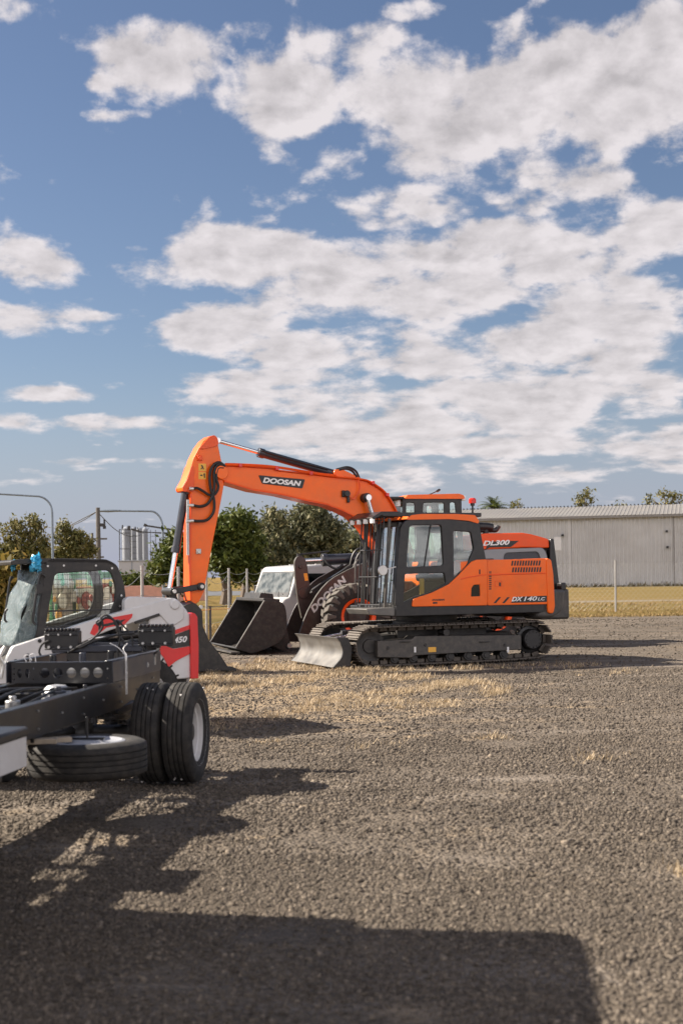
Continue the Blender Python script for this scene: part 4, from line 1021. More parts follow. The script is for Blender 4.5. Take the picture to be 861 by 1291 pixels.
k.tube([kp(62, 808), kp(54, 812), kp(50, 822), kp(56, 832)], .010); k.tube([kp(86, 823), kp(100, 815), kp(118, 805), kp(130, 790), kp(128, 779), kp(136, 776), kp(146, 785), kp(150, 798), kp(158, 812)], .010)
k.tube([kp(124, 786), kp(134, 779), kp(145, 783), kp(152, 800), kp(149, 824), kp(153, 836)], .010); k.tube([kp(180, 815), kp(190, 826), kp(202, 818)], .008); k.tube([kp(100, 817), kp(120, 808), kp(150, 800), kp(170, 798)], .012)
k.tube([kp(150, 783), kp(165, 800), kp(168, 815)], .009)
each(k, 'wiring_loom', M['hose'], tk)
k = MB()
for px, py in ((126, 785), (148, 785)): p = kp(px, py, by-.02); k.cyl((p[0], p[1]-.03, p[2]), (p[0], p[1]+.03, p[2]), .028); k.cyl((p[0], p[1], p[2]-.08), (p[0], p[1], p[2]), .012)
each(k, 'wiring_plug', M['plastic'], tk, bevel=.004)
# air tank behind the pierced plate, brackets and lines between the rails
to(MB().cyl((-.02, -.20, .905), (.38, -.20, .905), .078, n=28), 'air_tank', M['alu'], bevel=.02)
to(MB().cyl((-.40, -.20, .905), (-.08, -.20, .905), .075, n=28), 'air_tank', M['chassis_grey'], bevel=.02)
q = K.P(72, 869, -.75); k = MB().lathe([(0, .10), (.07, .09), (.11, .05), (.12, 0), (.12, -.06)], (q[0], -.75, q[1]-.06), 'z', 24); to(k, 'brake_booster', M['alu'])
for i in range(13):
    y = -4.2+i*.30; s = 1 if i % 2 else -1; z = .60+.1*((i*.618) % 1); w_ = .05+.05*((i*.37) % 1)
    k = MB(); k.box(min(s*.405, s*(.405-w_*1.6)), max(s*.405, s*(.405-w_*1.6)), y-w_, y+w_, z-.06, z+.14); k.cyl((s*.36, y, z+.14), (s*.36, y, z+.18), .016, n=8); to(k, 'rail_bracket', M['chassis' if i % 3 else 'chassis_grey'], bevel=.004)
for i in range(5):
    x = -.28+.13*i; pts = [(x, -4.0, .80), (x+.04*math.sin(i), -3.0, .83+.01*i), (x-.05, -2.0, .78), (x+.05*math.cos(i*2), -1.2, .84), (x*.7, -.5, .80)]
    to(MB().tube(pts, .009+.003*(i % 3)), 'air_line', M['hose'])
for i in range(4):
    y = -3.6+.8*i; q = MB().cyl((.10+.05*i, y, .66), (.10+.05*i, y, .84), .05+.01*(i % 2), n=16); q.cyl((.10+.05*i, y, .84), (.10+.05*i, y, .87), .025, n=10); to(q, 'air_valve', M['chassis_grey' if i % 2 else 'metal'], bevel=.006)
for i in range(3):
    k = MB(); y = .05+.32*i; k.box(-.3, .28, y-.03, y+.03, RT+.03, RT+.10); k.cyl((-.2+.15*i, y, RT+.10), (-.2+.15*i, y, RT+.20), .03, n=12); to(k, 'deck_bracket', M['chassis_grey' if i == 1 else 'chassis'], bevel=.005)
# wheels
RT_ = .402
def ribbed_tyre(c, axis, w=.115, r=RT_):
    pr = [(.235, -w+.02), (.262, -w+.005), (.30, -w-.006), (r-.05, -w-.004), (r-.015, -w+.012)]
    hs_ = [-w+.02, -.062, -.052, -.022, -.012, .012, .022, .052, .062, w-.02]
    dp = 0
    for i, h in enumerate(hs_):
        hi, lo_ = r, r-.014
        if i in (1, 3, 5, 7): pr += [(hi, h), (lo_, h+.002)]
        elif i in (2, 4, 6, 8): pr += [(lo_, h-.002), (hi, h)]
        else: pr.append((hi-.004, h))
    pr += [(r-.015, w-.012), (r-.05, w+.004), (.30, w+.006), (.262, w-.005), (.235, w-.02)]
    return MB().lathe(pr, c, axis, 56, closed=True)
for s in (1, -1):
    for X, face in ((.915, 1), (.665, -1)):
        ty = to(ribbed_tyre((X*s, 0, RT_), 'x'), 'rear_tyre', M['road_rubber'], smooth=50)
        k = MB()
        for i in range(30):
            t = RNG.uniform(0, 2*math.pi); h = RNG.uniform(-.1, .1); rr = RT_-.003
            c0 = Vector((X*s+h, rr*math.cos(t), RT_+rr*math.sin(t))); nn = Vector((0, math.cos(t), math.sin(t)))
            if i < 14: k.cyl(c0-nn*.006, c0+nn*RNG.uniform(.004, .010), RNG.uniform(.005, .010), n=5)
        each(k, 'stuck_pebble', M['letter_grey'], ty)
        f = face*s
        rp_ = [(.255, f*.105), (.268, f*.112), (.262, f*.095), (.228, f*.085), (.224, f*.052), (.206, f*.046), (.204, f*-.01), (.192, f*-.02), (.19, -f*.07 if face > 0 else f*.02), (.09, -f*.075 if face > 0 else f*.02), (.09, -f*.10)]
        rr = to(MB().lathe(rp_, (X*s, 0, RT_), 'x', 48), 'wheel_rim', M['rim_white'])
    hb_ = MB().lathe([(.10, .45*s), (.10, .84*s), (.07, .90*s), (.065, .97*s), (0, .975*s)], (0, 0, RT_), 'x', 24)
    for i in range(6):
        t = 2*math.pi*i/6; hb_.cyl((.84*s, .14*math.cos(t), RT_+.14*math.sin(t)), (.88*s, .14*math.cos(t), RT_+.14*math.sin(t)), .017, n=6)
    to(hb_, 'wheel_hub', M['charcoal'])
    ft = to(ribbed_tyre((.86*s, -5.55, RT_), 'x'), 'front_tyre', M['rubber'], smooth=50)
    to(MB().lathe([(.26, .10*s), (.22, .09*s), (.20, .06*s), (.10, .10*s), (0, .12*s)], (.86*s, -5.55, RT_), 'x', 40), 'wheel_rim', M['rim_white'])
    k = MB()
    for i in range(4):
        L = .62-.12*i; k.prism_x([(-L, RT_+.12+.018*i+.05*(L/.62)**2), (0, RT_+.10+.018*i), (L, RT_+.12+.018*i+.05*(L/.62)**2), (L, RT_+.132+.018*i+.05*(L/.62)**2), (0, RT_+.114+.018*i), (-L, RT_+.132+.018*i+.05*(L/.62)**2)], .39*s-.035, .39*s+.035)
    to(k, 'leaf_spring', M['black'])
k = MB().cyl((-.58, 0, RT_), (.58, 0, RT_), .065); k.lathe([(.04, -.16), (.10, -.14), (.17, -.05), (.17, .06), (.09, .16), (.04, .17)], (0, 0, RT_), 'y', 24); to(k, 'rear_axle', M['black'])
to(MB().cyl((0, -.15, RT_+.02), (0, -3.6, .62), .045), 'drive_shaft', M['black']); to(MB().cyl((-.8, -5.55, RT_), (.8, -5.55, RT_), .05), 'front_axle', M['black'])
k = MB(); 
k.tube([kq(122, 886, .30), kq(128, 900, .30), kq(136, 908, .32), kq(150, 905, .38), kq(165, 899, .42)], .016); k.tube([kq(105, 893, .2), kq(112, 894, .2), kq(122, 890, .2)], .014); k.cyl(kq(108, 897, .2), kq(104, 893, .2), .022); k.cyl(kq(117, 896, .15), kq(117, 925, .15), .012); k.cyl(kq(119, 903, .2), kq(119, 912, .2), .03)
k.cyl(kq(136, 909, .32), kq(146, 909, .34), .03); k.bar(kq(148, 897, .4), kq(172, 887, .44), .03, .06)
to(k, 'brake_linkage', M['chassis_grey'], bevel=.004)
# spare tyre slung under the rails
M['rim_shaded'] = mat('shaded_rim_paint', (.30, .31, .34), .45, var=.12, dust=.2)  # white rim toned down to bluish grey: shade under the rails painted in
M['packing'] = mat('pale_timber', (.34, .28, .21), .85, var=.2, scale=12)
q = at(110.5, 941, 9.62); sx, sy = K.loc(q.x-KO[0], q.y-KO[1])
sp = to(ribbed_tyre((sx, sy, .445), 'z'), 'spare_tyre', M['road_rubber'], smooth=50)
to(MB().lathe([(.262, .098), (.255, .112), (.235, .118), (.20, .10), (.12, .105), (.10, .12), (0, .12)], (sx, sy, .445), 'z', 40), 'spare_rim', M['rim_shaded'], sp)
for (bx, by_, a_1) in ((-.24, -.22, .2), (-.17, -.14, .5)):
    k = MB(); k.box(-.10, .10, -.035, .035, 0, .035, Matrix.Translation((sx+bx, sy+by_, .562)) @ Matrix.Rotation(a_1, 4, 'Z')); to(k, 'packing_block', M['packing'], sp, bevel=.004)
k = MB(); k.cyl((sx, sy, .56), (sx, sy, .72), .008); k.box(sx-.12, sx+.12, sy-.02, sy+.02, .565, .58); to(k, 'spare_carrier', M['chassis'], sp, bevel=.003)
# battery box and air tank on the right rail
a = K.Q(35, 920, .74); b_ = K.Q(35, 962, .74)
y1 = a[0]; zt_, zb_ = a[1], b_[1]
k = MB().box(.46, .735, y1-.55, y1, zb_-.02, zt_-.03)
for dx in (.05, .12): k.box(.735-dx-.006, .735-dx+.006, y1-.002, y1+.006, zb_, zt_-.04)
bb = to(k, 'battery_box', M['rim_white'], bevel=.012)
to(MB().box(.45, .745, y1-.56, y1+.012, zt_-.04, zt_+.02), 'box_lid', M['plastic'], bb, bevel=.015)
k = MB(); k.box(.43, .74, y1-.5, y1-.42, zb_-.05, zb_-.018); k.box(.43, .46, y1-.5, y1-.42, zb_-.05, RT-.05); to(k, 'box_bracket', M['chassis'], bb, bevel=.004)
k = MB().box(-.85, -.46, -3.9, -2.7, .42, .78); to(k, 'fuel_tank', M['chassis_grey'], bevel=.06)
k = MB(); k.box(-.36, .36, -5.8, -4.3, .45, .80); k.cyl((0, -4.3, .62), (0, -3.6, .62), .16); to(k, 'gearbox', M['charcoal'], bevel=.04)
k = MB()
for i, (y, z) in enumerate(((-.15, .95), (-.05, .90))): k.tube([(-.1+.1*i, -.35, .86), (0, .1, .88), (.1, .5, .86), (.2, .9, .9)], .014)
k.tube([(.36, -4.4, .80), (.36, -2.6, .79), (.35, -1.2, .8), (.30, -.5, .80)], .012); k.tube([(-.33, -4.4, .80), (-.34, -2.6, .79), (-.35, -1.2, .8), (-.30, -.5, .80)], .012)
each(k, 'brake_line', M['hose'], tk)
# cab (tilt cab over the front axle; its shadow reaches into the picture)
cx0, cy0, cy1, cz0, cz1 = 0.985, -6.35, -4.35, .62, 2.20
pf = rp([(cy1, cz0), (cy1, cz1-.10), (cy1-.10, cz1, .1), (cy0+.55, cz1, .12), (cy0+.12, cz0+.95, .1), (cy0, cz0+.80), (cy0, cz0)], .06)
k = MB().prism_x(pf, -cx0, cx0); cbt = to(k, 'truck_cab', M['white'], bevel=.05)
to(MB().box(-.95, .12, -4.33, -4.12, .9, 2.04), 'shadow_block', M['plastic'], cbt, bevel=.04)  # added box out of view, steps the edge of the cab's shadow
k = MB()
for s in (1, -1):
    pw = rp([(cy0+.72, cz0+.95), (cy0+.75, cz1-.25), (cy1-.45, cz1-.25), (cy1-.42, cz0+.85)], .06); k.prism_x(pw, s*cx0-.003 if s > 0 else -cx0-.006, s*cx0+.006 if s > 0 else -cx0+.003)
each(k, 'door_window', M['glass_dark'], cbt)
k = MB().add([(-.85, cy0+.12-.012, cz0+1.0), (.85, cy0+.12-.012, cz0+1.0), (.8, cy0+.49, cz1-.12), (-.8, cy0+.49, cz1-.12)], [(0, 1, 2, 3)]); to(k, 'windscreen', M['glass_dark'], cbt)
k = MB().box(-.98, .98, cy0-.08, cy0+.02, .38, .72); to(k, 'bumper', M['rim_white'], cbt, bevel=.03)
k = MB()
for s in (1, -1): k.box(s*.82-.12, s*.82+.12, cy0-.015, cy0+.01, .82, 1.0)
each(k, 'headlamp', M['lamp'], cbt, bevel=.02)
# ================================================================== PARKED VAN
VY = 33.0; _c = at(357, 770, 36.0); VO = (_c.x, _c.y); V = Frame(*VO, VY)
vn = thing('parked_van', 'dirty white van with sloping windscreen behind the loader bucket', 'van', (VO[0], VO[1], 0), VY)
def vo(mb, name, m, parent=vn, bevel=0., **k): return mb.build(name, m, parent, bevel, **k)
VW = 1.9
zr = V.P(372, 712.5, .25)[1]
pr = rp([(.0, .38), (-.05, .62), (-.02, .98), (.06, 1.06), (.20, 1.10), (.45, zr-.15), (.55, zr-.03, .1), (1.2, zr+.01), (4.5, zr+.0, .12), (4.62, 1.2), (4.62, .38)], .06)
bd = vo(MB().prism(pr, 0, VW), 'van_body', M['vanwhite'], bevel=.07, segs=3)
def slope(t): return (.20+.25*t, 1.10+(zr-.15-1.10)*t)
a, b_ = slope(.06), slope(.93)
k = MB(); n = Vector((-(zr-.15-1.10), .25)).normalized()*.012
k.add([(a[0]+n.x, .12, a[1]+n.y), (a[0]+n.x, VW-.12, a[1]+n.y), (b_[0]+n.x, VW-.17, b_[1]+n.y), (b_[0]+n.x, .17, b_[1]+n.y)], [(0, 1, 2, 3)])
mg, nt, b = nodes_of('van_windscreen_glass'); b.inputs['Base Color'].default_value = (.05, .06, .06, 1); b.inputs['Roughness'].default_value = .05; b.inputs['Specular IOR Level'].default_value = .6
wn_ = N(nt, 'ShaderNodeTexNoise', Scale=5., Detail=6.); tc = N(nt, 'ShaderNodeTexCoord'); nt.links.new(tc.outputs['Object'], wn_.inputs['Vector']); nt.links.new(ramp(nt, wn_.outputs[0], [(.35, (.04, .05, .05)), (.62, (.16, .17, .165))]), b.inputs['Base Color']); bp = N(nt, 'ShaderNodeBump', Strength=.25, Distance=.05); nt.links.new(wn_.outputs[0], bp.inputs['Height']); nt.links.new(bp.outputs[0], b.inputs['Normal'])
ws = vo(k, 'windscreen', mg, bd)
k = MB(); n2 = n*.5
k.add([(a[0]-.02+n2.x, .07, a[1]-.03+n2.y), (a[0]-.02+n2.x, VW-.07, a[1]-.03+n2.y), (b_[0]+.02+n2.x, VW-.12, b_[1]+.04+n2.y), (b_[0]+.02+n2.x, .12, b_[1]+.04+n2.y)], [(0, 1, 2, 3)]); vo(k, 'windscreen_seal', M['plastic'], bd)
k = MB(); n3 = n*2.2
for y in (.55, 1.25): k.tube([(a[0]-.03+n3.x, y, a[1]-.02+n3.y), (a[0]+.10+n3.x, y+.12, a[1]+.18+n3.y)], .010); k.cyl((a[0]+.02+n3.x, y-.20, a[1]+.03+n3.y), (a[0]+.18+n3.x, y+.42, a[1]+.28+n3.y), .013, n=6)
each(k, 'wiper', M['plastic'], bd)
k = MB(); w = rp([(.52, 1.14), (.72, zr-.22), (1.55, zr-.22), (1.55, 1.18)], .05); k.plate(w, [], -.006, .004); vo(k, 'door_window', M['glass_dark'], bd)
k = MB(); w = rp([(1.9, 1.22), (1.9, zr-.20), (2.9, zr-.20), (2.9, 1.22)], .06); k.plate(w, [], -.007, .004); vo(k, 'side_window', M['glass_blue'], bd); w = rp([(1.84, 1.17), (1.84, zr-.15), (2.96, zr-.15), (2.96, 1.17)], .07); vo(MB().plate(w, [], -.004, .004), 'window_seal', M['plastic'], bd)
for y, s in ((-.02, -1), (VW+.02, 1)):
    k = MB(); k.box(.36, .47, min(y, y+s*.22), max(y, y+s*.22), 1.14, 1.42); k.cyl((.5, y, 1.18), (.42, y+s*.1, 1.20), .025); vo(k, 'door_mirror', M['plastic'], bd, bevel=.03)
k = MB(); k.box(-.10, .10, -.01, VW+.01, .36, .62); vo(k, 'bumper', M['charcoal'], bd, bevel=.04)
for y in (.12, VW-.48): vo(MB().box(-.055, .02, y, y+.36, .72, .92), 'headlamp', M['lamp'], bd, bevel=.02)
k = MB()
for i in range(4): k.box(-.045, .02, .55, VW-.55, .72+i*.055, .75+i*.055)
vo(k, 'grille', M['plastic'], bd, bevel=.005)
k = MB()
for i in range(3): k.box(1.15, 4.4, .25+i*.65, .31+i*.65, zr+.005, zr+.030)
each(k, 'roof_rib', M['vanwhite'], bd, bevel=.01)
for x in (.75, 3.7):
    for y in (.10, VW-.10):
        ty = vo(MB().lathe([(.19, -.09), (.30, -.10), (.33, -.07), (.335, 0), (.33, .07), (.30, .10), (.19, .09)], (x, y, .335), 'y', 30, closed=True), 'wheel', M['rubber'])
        s = -1 if y < 1 else 1; vo(MB().lathe([(.195, s*.09), (.17, s*.06), (.08, s*.07), (0, s*.075)], (x, y, .335), 'y', 24), 'rim', M['metal'], ty)
for s0 in (.68, 1.65): vo(MB().box(s0, s0+.012, -.004, .01, .45, 1.9 if s0 > 1 else 1.15), 'door_seam', M['plastic'], bd)

# ================================================================== SEED PLANTER seen through the skid steer's cab
M['green'] = mat('green_paint', (.03, .22, .09), .4, coat=.2, var=.1, dust=.1)
M['amber'] = mat('amber_paint', (.62, .28, .03), .4, var=.1, dust=.1)
M['rust'] = mat('faded_red_paint', (.34, .060, .040), .6, var=.2, dust=.2)
M['cream'] = mat('cream_plastic', (.66, .60, .48), .6, var=.1, dust=.1)
_p = at(108, 745, 22.5); pY = 12.0
pl = thing('seed_planter', 'red and green farm implement with round white lids, behind the skid steer cab', 'implement', (_p.x, _p.y, 0), pY)
def po(mb, name, m, parent=pl, bevel=0.): return mb.build(name, m, parent, bevel)
k = MB()
for z in (.55, 1.02): k.box(-1.0, 1.0, -.06, .06, z-.05, z+.05)
for x in (-.95, -.3, .35, .95): k.box(x-.04, x+.04, -.05, .05, 0.0, 1.75)
k.box(-1.0, 1.0, -.05, .05, 1.66, 1.76); k.box(.05, .45, -.3, -.1, 1.55, 1.78)
po(k, 'implement_frame', M['green'], bevel=.012)
for i, (x, w0, z1) in enumerate(((-.62, .30, 1.62), (.02, .26, 1.50), (.60, .30, 1.58))):
    h = MB().prism(rp([(x-w0, z1), (x+w0, z1), (x+w0*.8, 1.10), (x+.12, .78), (x-.12, .78), (x-w0*.8, 1.10)], .03), -.38, .02)
    ho2 = po(h, 'hopper', M[('beige', 'cream', 'rust')[i]], bevel=.02)
    po(MB().lathe([(0, -.03), (.12, -.03), (.14, 0), (.12, .03), (0, .035)], (x-.02, -.41, 1.32), 'y', 28), 'hopper_lid', M[('cream', 'rust', 'white')[i]], ho2)
for i in range(34):
    x = -1.0+2.0*((i*.618034) % 1); z = .84+.95*((i*.381966+.1*i*i) % 1); sz = RNG.uniform(.04, .095); m_ = ('cream', 'rust', 'amber', 'beige', 'white', 'green', 'cream', 'beige')[i % 8]
    if z > 1.55: m_ = ('green', 'green_film', 'green')[i % 3]
    k = MB()
    if i % 3: k.prism(rp([(x-sz, z-sz*1.2), (x-sz*.8, z+sz*.9), (x+sz*.9, z+sz*1.1), (x+sz, z-sz)], .03), -.52-.3*sz, -.39)
    else: k.lathe([(0, -.10), (sz*.8, -.10), (sz, -.07), (sz, .04), (0, .04)], (x, -.44, z), 'y', 18)
    po(k, 'meter_box' if i % 3 else 'seed_cup', M[m_], bevel=.008)
k = MB()
for x in (-.62, .02, .66): k.lathe([(0, -.012), (.26, -.012), (.27, 0), (.26, .012), (0, .012)], (x, -.2, .275), 'y', 28)
each(k, 'disc_blade', M['steel'], pl)
k = MB()
for x in (-.9, .9): k.lathe([(.12, -.08), (.27, -.09), (.29, 0), (.27, .09), (.12, .08)], (x, .2, .29), 'y', 24, closed=True)
each(k, 'gauge_wheel', M['rubber'], pl)
k = MB(); k.box(-.86, -.46, -.43, -.425, 1.52, 1.74); po(k, 'white_panel', M['white'])

for ch in pl.children_recursive:
    if ch.type == 'MESH': ch.data.transform(Matrix.Diagonal((.56, 1, 1, 1)))

# ================================================================== FENCES
M['post'] = mat('galvanised_post', (.36, .35, .33), .55, metal=.4, var=.15, dust=.2)
M['post_dark'] = mat('dark_post', (.05, .048, .045), .6, var=.2)
M['wire'] = mat('fence_wire', (.34, .34, .33), .5, metal=.5, var=.1)
M['timber'] = mat('weathered_timber', (.11, .10, .09), .85, var=.3, scale=9, bump=.3)
def fence(name, label, pts, hgt, postr, drop, mesh_h=None, pitch=.16, wire=.0035, postm='post'):
    f = thing(name, label, 'fence', (pts[0][0], pts[0][1], 0))
    o = Vector((pts[0][0], pts[0][1], 0))
    for i, p in enumerate(pts):
        q = Vector((p[0], p[1], 0))-o; k = MB().cyl((q.x, q.y, 0), (q.x+.02, q.y, hgt), postr, n=10); k.cyl((q.x+.02, q.y, hgt), (q.x+.02, q.y, hgt+.03), postr*1.1, n=10)
        k.build('fence_post', M[postm], f)
    wz = MB()
    for i in range(len(pts)-1):
        a = Vector((pts[i][0], pts[i][1], 0))-o; b = Vector((pts[i+1][0], pts[i+1][1], 0))-o
        for z, sag in drop:
            wz.tube([a+Vector((0, 0, z)), a.lerp(b, .25)+Vector((0, 0, z-sag*.75)), a.lerp(b, .5)+Vector((0, 0, z-sag)), a.lerp(b, .75)+Vector((0, 0, z-sag*.75)), b+Vector((0, 0, z))], wire*1.6, 5)
        if mesh_h:
            L = (b-a).length; d = (b-a)/L; n = int((L+mesh_h)/pitch)
            for j in range(n):
                for s in (1, -1):
                    t0 = j*pitch-(mesh_h if s > 0 else 0); t1 = t0+s*mesh_h if s > 0 else t0-mesh_h
                    z0, z1 = .05, mesh_h+.05
                    # clip to the bay
                    def cl(t, z, tt, zz, lim):
                        return (lim, z+(zz-z)*(lim-t)/(tt-t))
                    A, B = (t0, z0), (t1, z1)
                    if min(A[0], B[0]) >= L or max(A[0], B[0]) <= 0: continue
                    if A[0] < 0: A = cl(*A, *B, 0)
                    elif A[0] > L: A = cl(*A, *B, L)
                    if B[0] < 0: B = cl(*B, *A, 0)
                    elif B[0] > L: B = cl(*B, *A, L)
                    wz.cyl(a+d*A[0]+Vector((0, 0, A[1])), a+d*B[0]+Vector((0, 0, B[1])), wire, n=3, caps=False)
    wz.build('fence_wire', M['wire'], f)
    return f
fence('wire_fence', 'wire fence of grey posts with sagging strands, by the dry grass beside the van', [(-3.37+.256*i-.25, 38+4.3*i) for i in range(-4, 5)], 1.88, .034, [(1.82, .10), (1.72, .26), (1.30, .06), (.85, .04), (.4, .03)], None)
fence('chain_link_fence', 'chain link fence on thin steel posts along the edge of the shed paddock', [(1.5+4.75*i, 57+.15*i) for i in range(0, 6)], 2.05, .04, [(2.0, .02), (1.0, .02)], 1.95, .20, .0022)
# picket posts with a string line near the bucket
sp_ = thing('star_picket_fence', 'low brown pickets with an orange string line, in front of the wire fence', 'fence', (0, 0, 0))
pk = [gpt(206, 818), gpt(266, 813), gpt(345, 800)]
for p in pk: MB().prism_z([(p.x-.03, p.y-.03), (p.x+.03, p.y-.03), (p.x, p.y+.03)], 0, .95).build('picket', M['timber'], sp_)
M['string'] = mat('orange_string', (.75, .33, .12), .6, var=.1)
k = MB()
for a, b in zip(pk, pk[1:]): k.tube([a+Vector((0, -.04, .86)), a.lerp(b, .5)+Vector((0, -.04, .83)), b+Vector((0, -.04, .86))], .009, 5)
k.build('string_line', M['string'], sp_)

# ================================================================== SHED
M['clad'] = mat('corrugated_cladding', (.50, .50, .495), .5, metal=.0, var=.10, scale=.22, dust=.35, dustcol=(.30, .275, .245))
M['roofing'] = mat('corrugated_roofing', (0.1872, 0.1778, 0.1656), .5, metal=.0, var=.08, scale=.3, dust=.25, dustcol=(0.3024, 0.2592, 0.2016))
M['roofband'] = mat('gutter_metal', (.20, .19, .18), .5, var=.1)
M['trim_green'] = mat('green_trim', (.03, .16, .06), .5, var=.1)
A = Vector((2.0, 153.5, 0)); B = Vector((52, 141, 0)); L_ = (B-A).length; ang = math.degrees(math.atan2(B.y-A.y, B.x-A.x))
sh_ = thing('corrugated_shed', 'long pale grey corrugated iron shed with low pitched roof, behind the paddock', 'shed', tuple(A), ang)
EV, RG, DP = 7.40, 8.75, 9.0
PT = .40
def corr(n, pitch, amp):
    out = []
    for i in range(n):
        x = i*pitch; out += [(x, 0), (x+pitch*.55, 0), (x+pitch*.65, -amp), (x+pitch*.9, -amp)]
    return out
npt = int(L_/PT)
cp = corr(npt, PT, .13)
k = MB(); vs = [(x, y, 0.02) for x, y in cp]+[(x, y, EV) for x, y in cp]; n = len(cp); k.add(vs, [(i, i+1, n+i+1, n+i) for i in range(n-1)]); k.build('wall', M['clad'], sh_, smooth=0)
k = MB(); vs = [(x, -.5, EV+.06-y*.22-.11) for x, y in cp]+[(x, DP, RG-y*.22) for x, y in cp]; k.add(vs, [(i, i+1, n+i+1, n+i) for i in range(n-1)])
vs = [(x, DP, RG-y*1.2) for x, y in cp]+[(x, 2*DP+.5, EV-y*1.2) for x, y in cp]; k.add(vs, [(i, i+1, n+i+1, n+i) for i in range(n-1)]); k.build('roof', M['roofing'], sh_, smooth=0)
k = MB(); k.box(0, L_, -.58, -.40, EV-.30, EV-.08); k.build('gutter', M['roofband'], sh_)
k = MB(); k.add([(0, 0, 0), (0, 2*DP, 0), (0, 2*DP, EV), (0, DP, RG-.05), (0, 0, EV)], [(0, 1, 2, 3, 4)]); k.add([(L_-.3, 0, 0), (L_-.3, 2*DP, 0), (L_-.3, 2*DP, EV), (L_-.3, DP, RG-.05), (L_-.3, 0, EV)], [(4, 3, 2, 1, 0)]); k.add([(0, 2*DP, 0), (L_, 2*DP, 0), (L_, 2*DP, EV), (0, 2*DP, EV)], [(0, 1, 2, 3)]); k.build('end_wall', M['clad'], sh_)
k = MB(); k.box(-.15, .35, -.12, .2, 0, EV); k.build('corner_trim', M['trim_green'], sh_)
def onwall(px, py):
    d = ray(px, py); c = math.cos(R(ang)); s = math.sin(R(ang))
    # intersect with the wall plane
    nx, ny = -s, c; t = (A.x*nx+A.y*ny)/(d[0]*nx+d[1]*ny); p = Vector((d[0]*t, t, H+d[2]*t))-A
    return (p.x*c+p.y*s, p.z)
a, b = onwall(698, 677), onwall(705, 694); k = MB(); k.box(a[0], b[0]+.2, -.14, -.08, b[1], a[1]); k.build('wall_panel', M['white'], sh_)
k = MB()
for px, py in ((709, 675), (840, 670), (841, 690)): q = onwall(px, py); k.box(q[0]-.12, q[0]+.12, -.4, -.07, q[1]-.1, q[1]+.12)
each(k, 'wall_lamp', M['black'], sh_)
for px in (718.5, 850): q = onwall(px, 700); MB().box(q[0]-.10, q[0]+.10, -.11, -.02, .1, EV-.3).build('downpipe', M['roofband'] if px > 800 else M['clad'], sh_)

# ================================================================== FAR BUILDINGS, SILOS, WALL
M['conc'] = mat('pale_concrete', (0.3600, 0.3672, 0.3888), .8, var=.06, scale=.1)
M['conc2'] = mat('grey_concrete', (0.2376, 0.2556, 0.2880), .8, var=.10, scale=.2, dust=.2, dustcol=(0.1800, 0.1944, 0.2160))
M['pink'] = mat('pink_brick', (0.5760, 0.3110, 0.2362), .85, var=.12, scale=3)
def wbox(name, label, cat, px0, px1, py, Y, depth, m, parts=()):
    a = at(px0, py, Y); b = at(px1, py, Y); t = thing(name, label, cat, (a.x, Y, 0))
    k = MB(); w = b.x-a.x; k.box(0, w, 0, depth, 0, a.z); o = k.build('wall', M[m], t, bevel=.05)
    k = MB(); k.box(-.3, w+.3, -.3, depth+.3, a.z+.0, a.z+.35); k.build('roof', M['conc2'], t, bevel=.05)
    return t, w, a.z
t, w, h = wbox('silo_office', 'pale blank walled building at the foot of the silos', 'building', 150, 205, 708, 420, 20, 'conc')
k = MB()
for f in (.3, .62): k.box(w*f-.2, w*f+.2, -.1, 0, 0, h)
k.build('wall_joint', M['conc2'], t)
t, w, h = wbox('concrete_block_tower', 'square grey concrete block tower right of the silos', 'building', 201, 222, 687, 560, 14, 'conc2')
MB().box(w*.18, w*.24, -.2, 0, 2, h-1).build('wall_joint', M['conc'], t)
sy_ = 600
def sx_(px): return at(px, 700, sy_).x
for i, px in enumerate((159.5, 168.5, 176, 183)):
    q = at(px, 668 if i else 667, sy_+6*i); r_ = 1.28 if i else 1.75
    t = thing('grain_silo', ('widest grey grain silo, leftmost of the row with a ladder cage', 'grain silo second from the left of the row', 'grain silo third from the left of the row', 'slim grain silo at the right end of the row')[i], 'silo', (q.x, q.y, 0), 0, 'grain silos beyond the low building')
    k = MB().lathe([(0, 0), (r_, 0), (r_, q.z), (r_*.96, q.z+.2), (r_*.3, q.z+1.0), (0, q.z+1.1)], (0, 0, 0), 'z', 28); k.build('silo_shell', M['conc2'], t)
    k = MB()
    for j in range(1, 9): k.lathe([(r_+.01, j*q.z/9-.08), (r_+.06, j*q.z/9), (r_+.01, j*q.z/9+.08)], (0, 0, 0), 'z', 28)
    k.box(-r_-.15, -r_+.05, -.4, .2, 0, q.z+1); k.build('hoop_ladder', M['charcoal'] if i == 1 else M['conc2'], t)
t = thing('silo_gantry', 'dark steel gantry and conveyor running over the silo tops', 'gantry', (sx_(168), sy_-6, 0))
k = MB()
def gp(px, py): q = at(px, py, sy_-6); return (q.x-sx_(168), 0, q.z)
for px in (151, 165): k.bar(gp(px, 667), (gp(px, 700)[0], 0, 0), .30, .30)
for py in (668, 672, 692): k.bar(gp(151, py), gp(164, py), .25, .25)
k.bar(gp(155, 667), gp(155, 662), .5, .5); k.bar(gp(163, 668), gp(163, 663), 1.1, 1.1); k.bar(gp(166, 667), gp(178, 671), 1.0, .8); k.bar(gp(178, 671), gp(220, 672), .4, .4); k.bar(gp(171, 668), gp(171, 664), .4, .4); k.bar(gp(175, 669), gp(174, 665), .4, .4)
for px in (190, 196.5): k.bar(gp(px, 668), (gp(px, 700)[0], 0, 0), .22, .22)
for py in (676, 682, 688, 694, 700): k.bar(gp(190, py), gp(196.5, py), .15, .15)
k.build('gantry_frame', M['charcoal'], t)
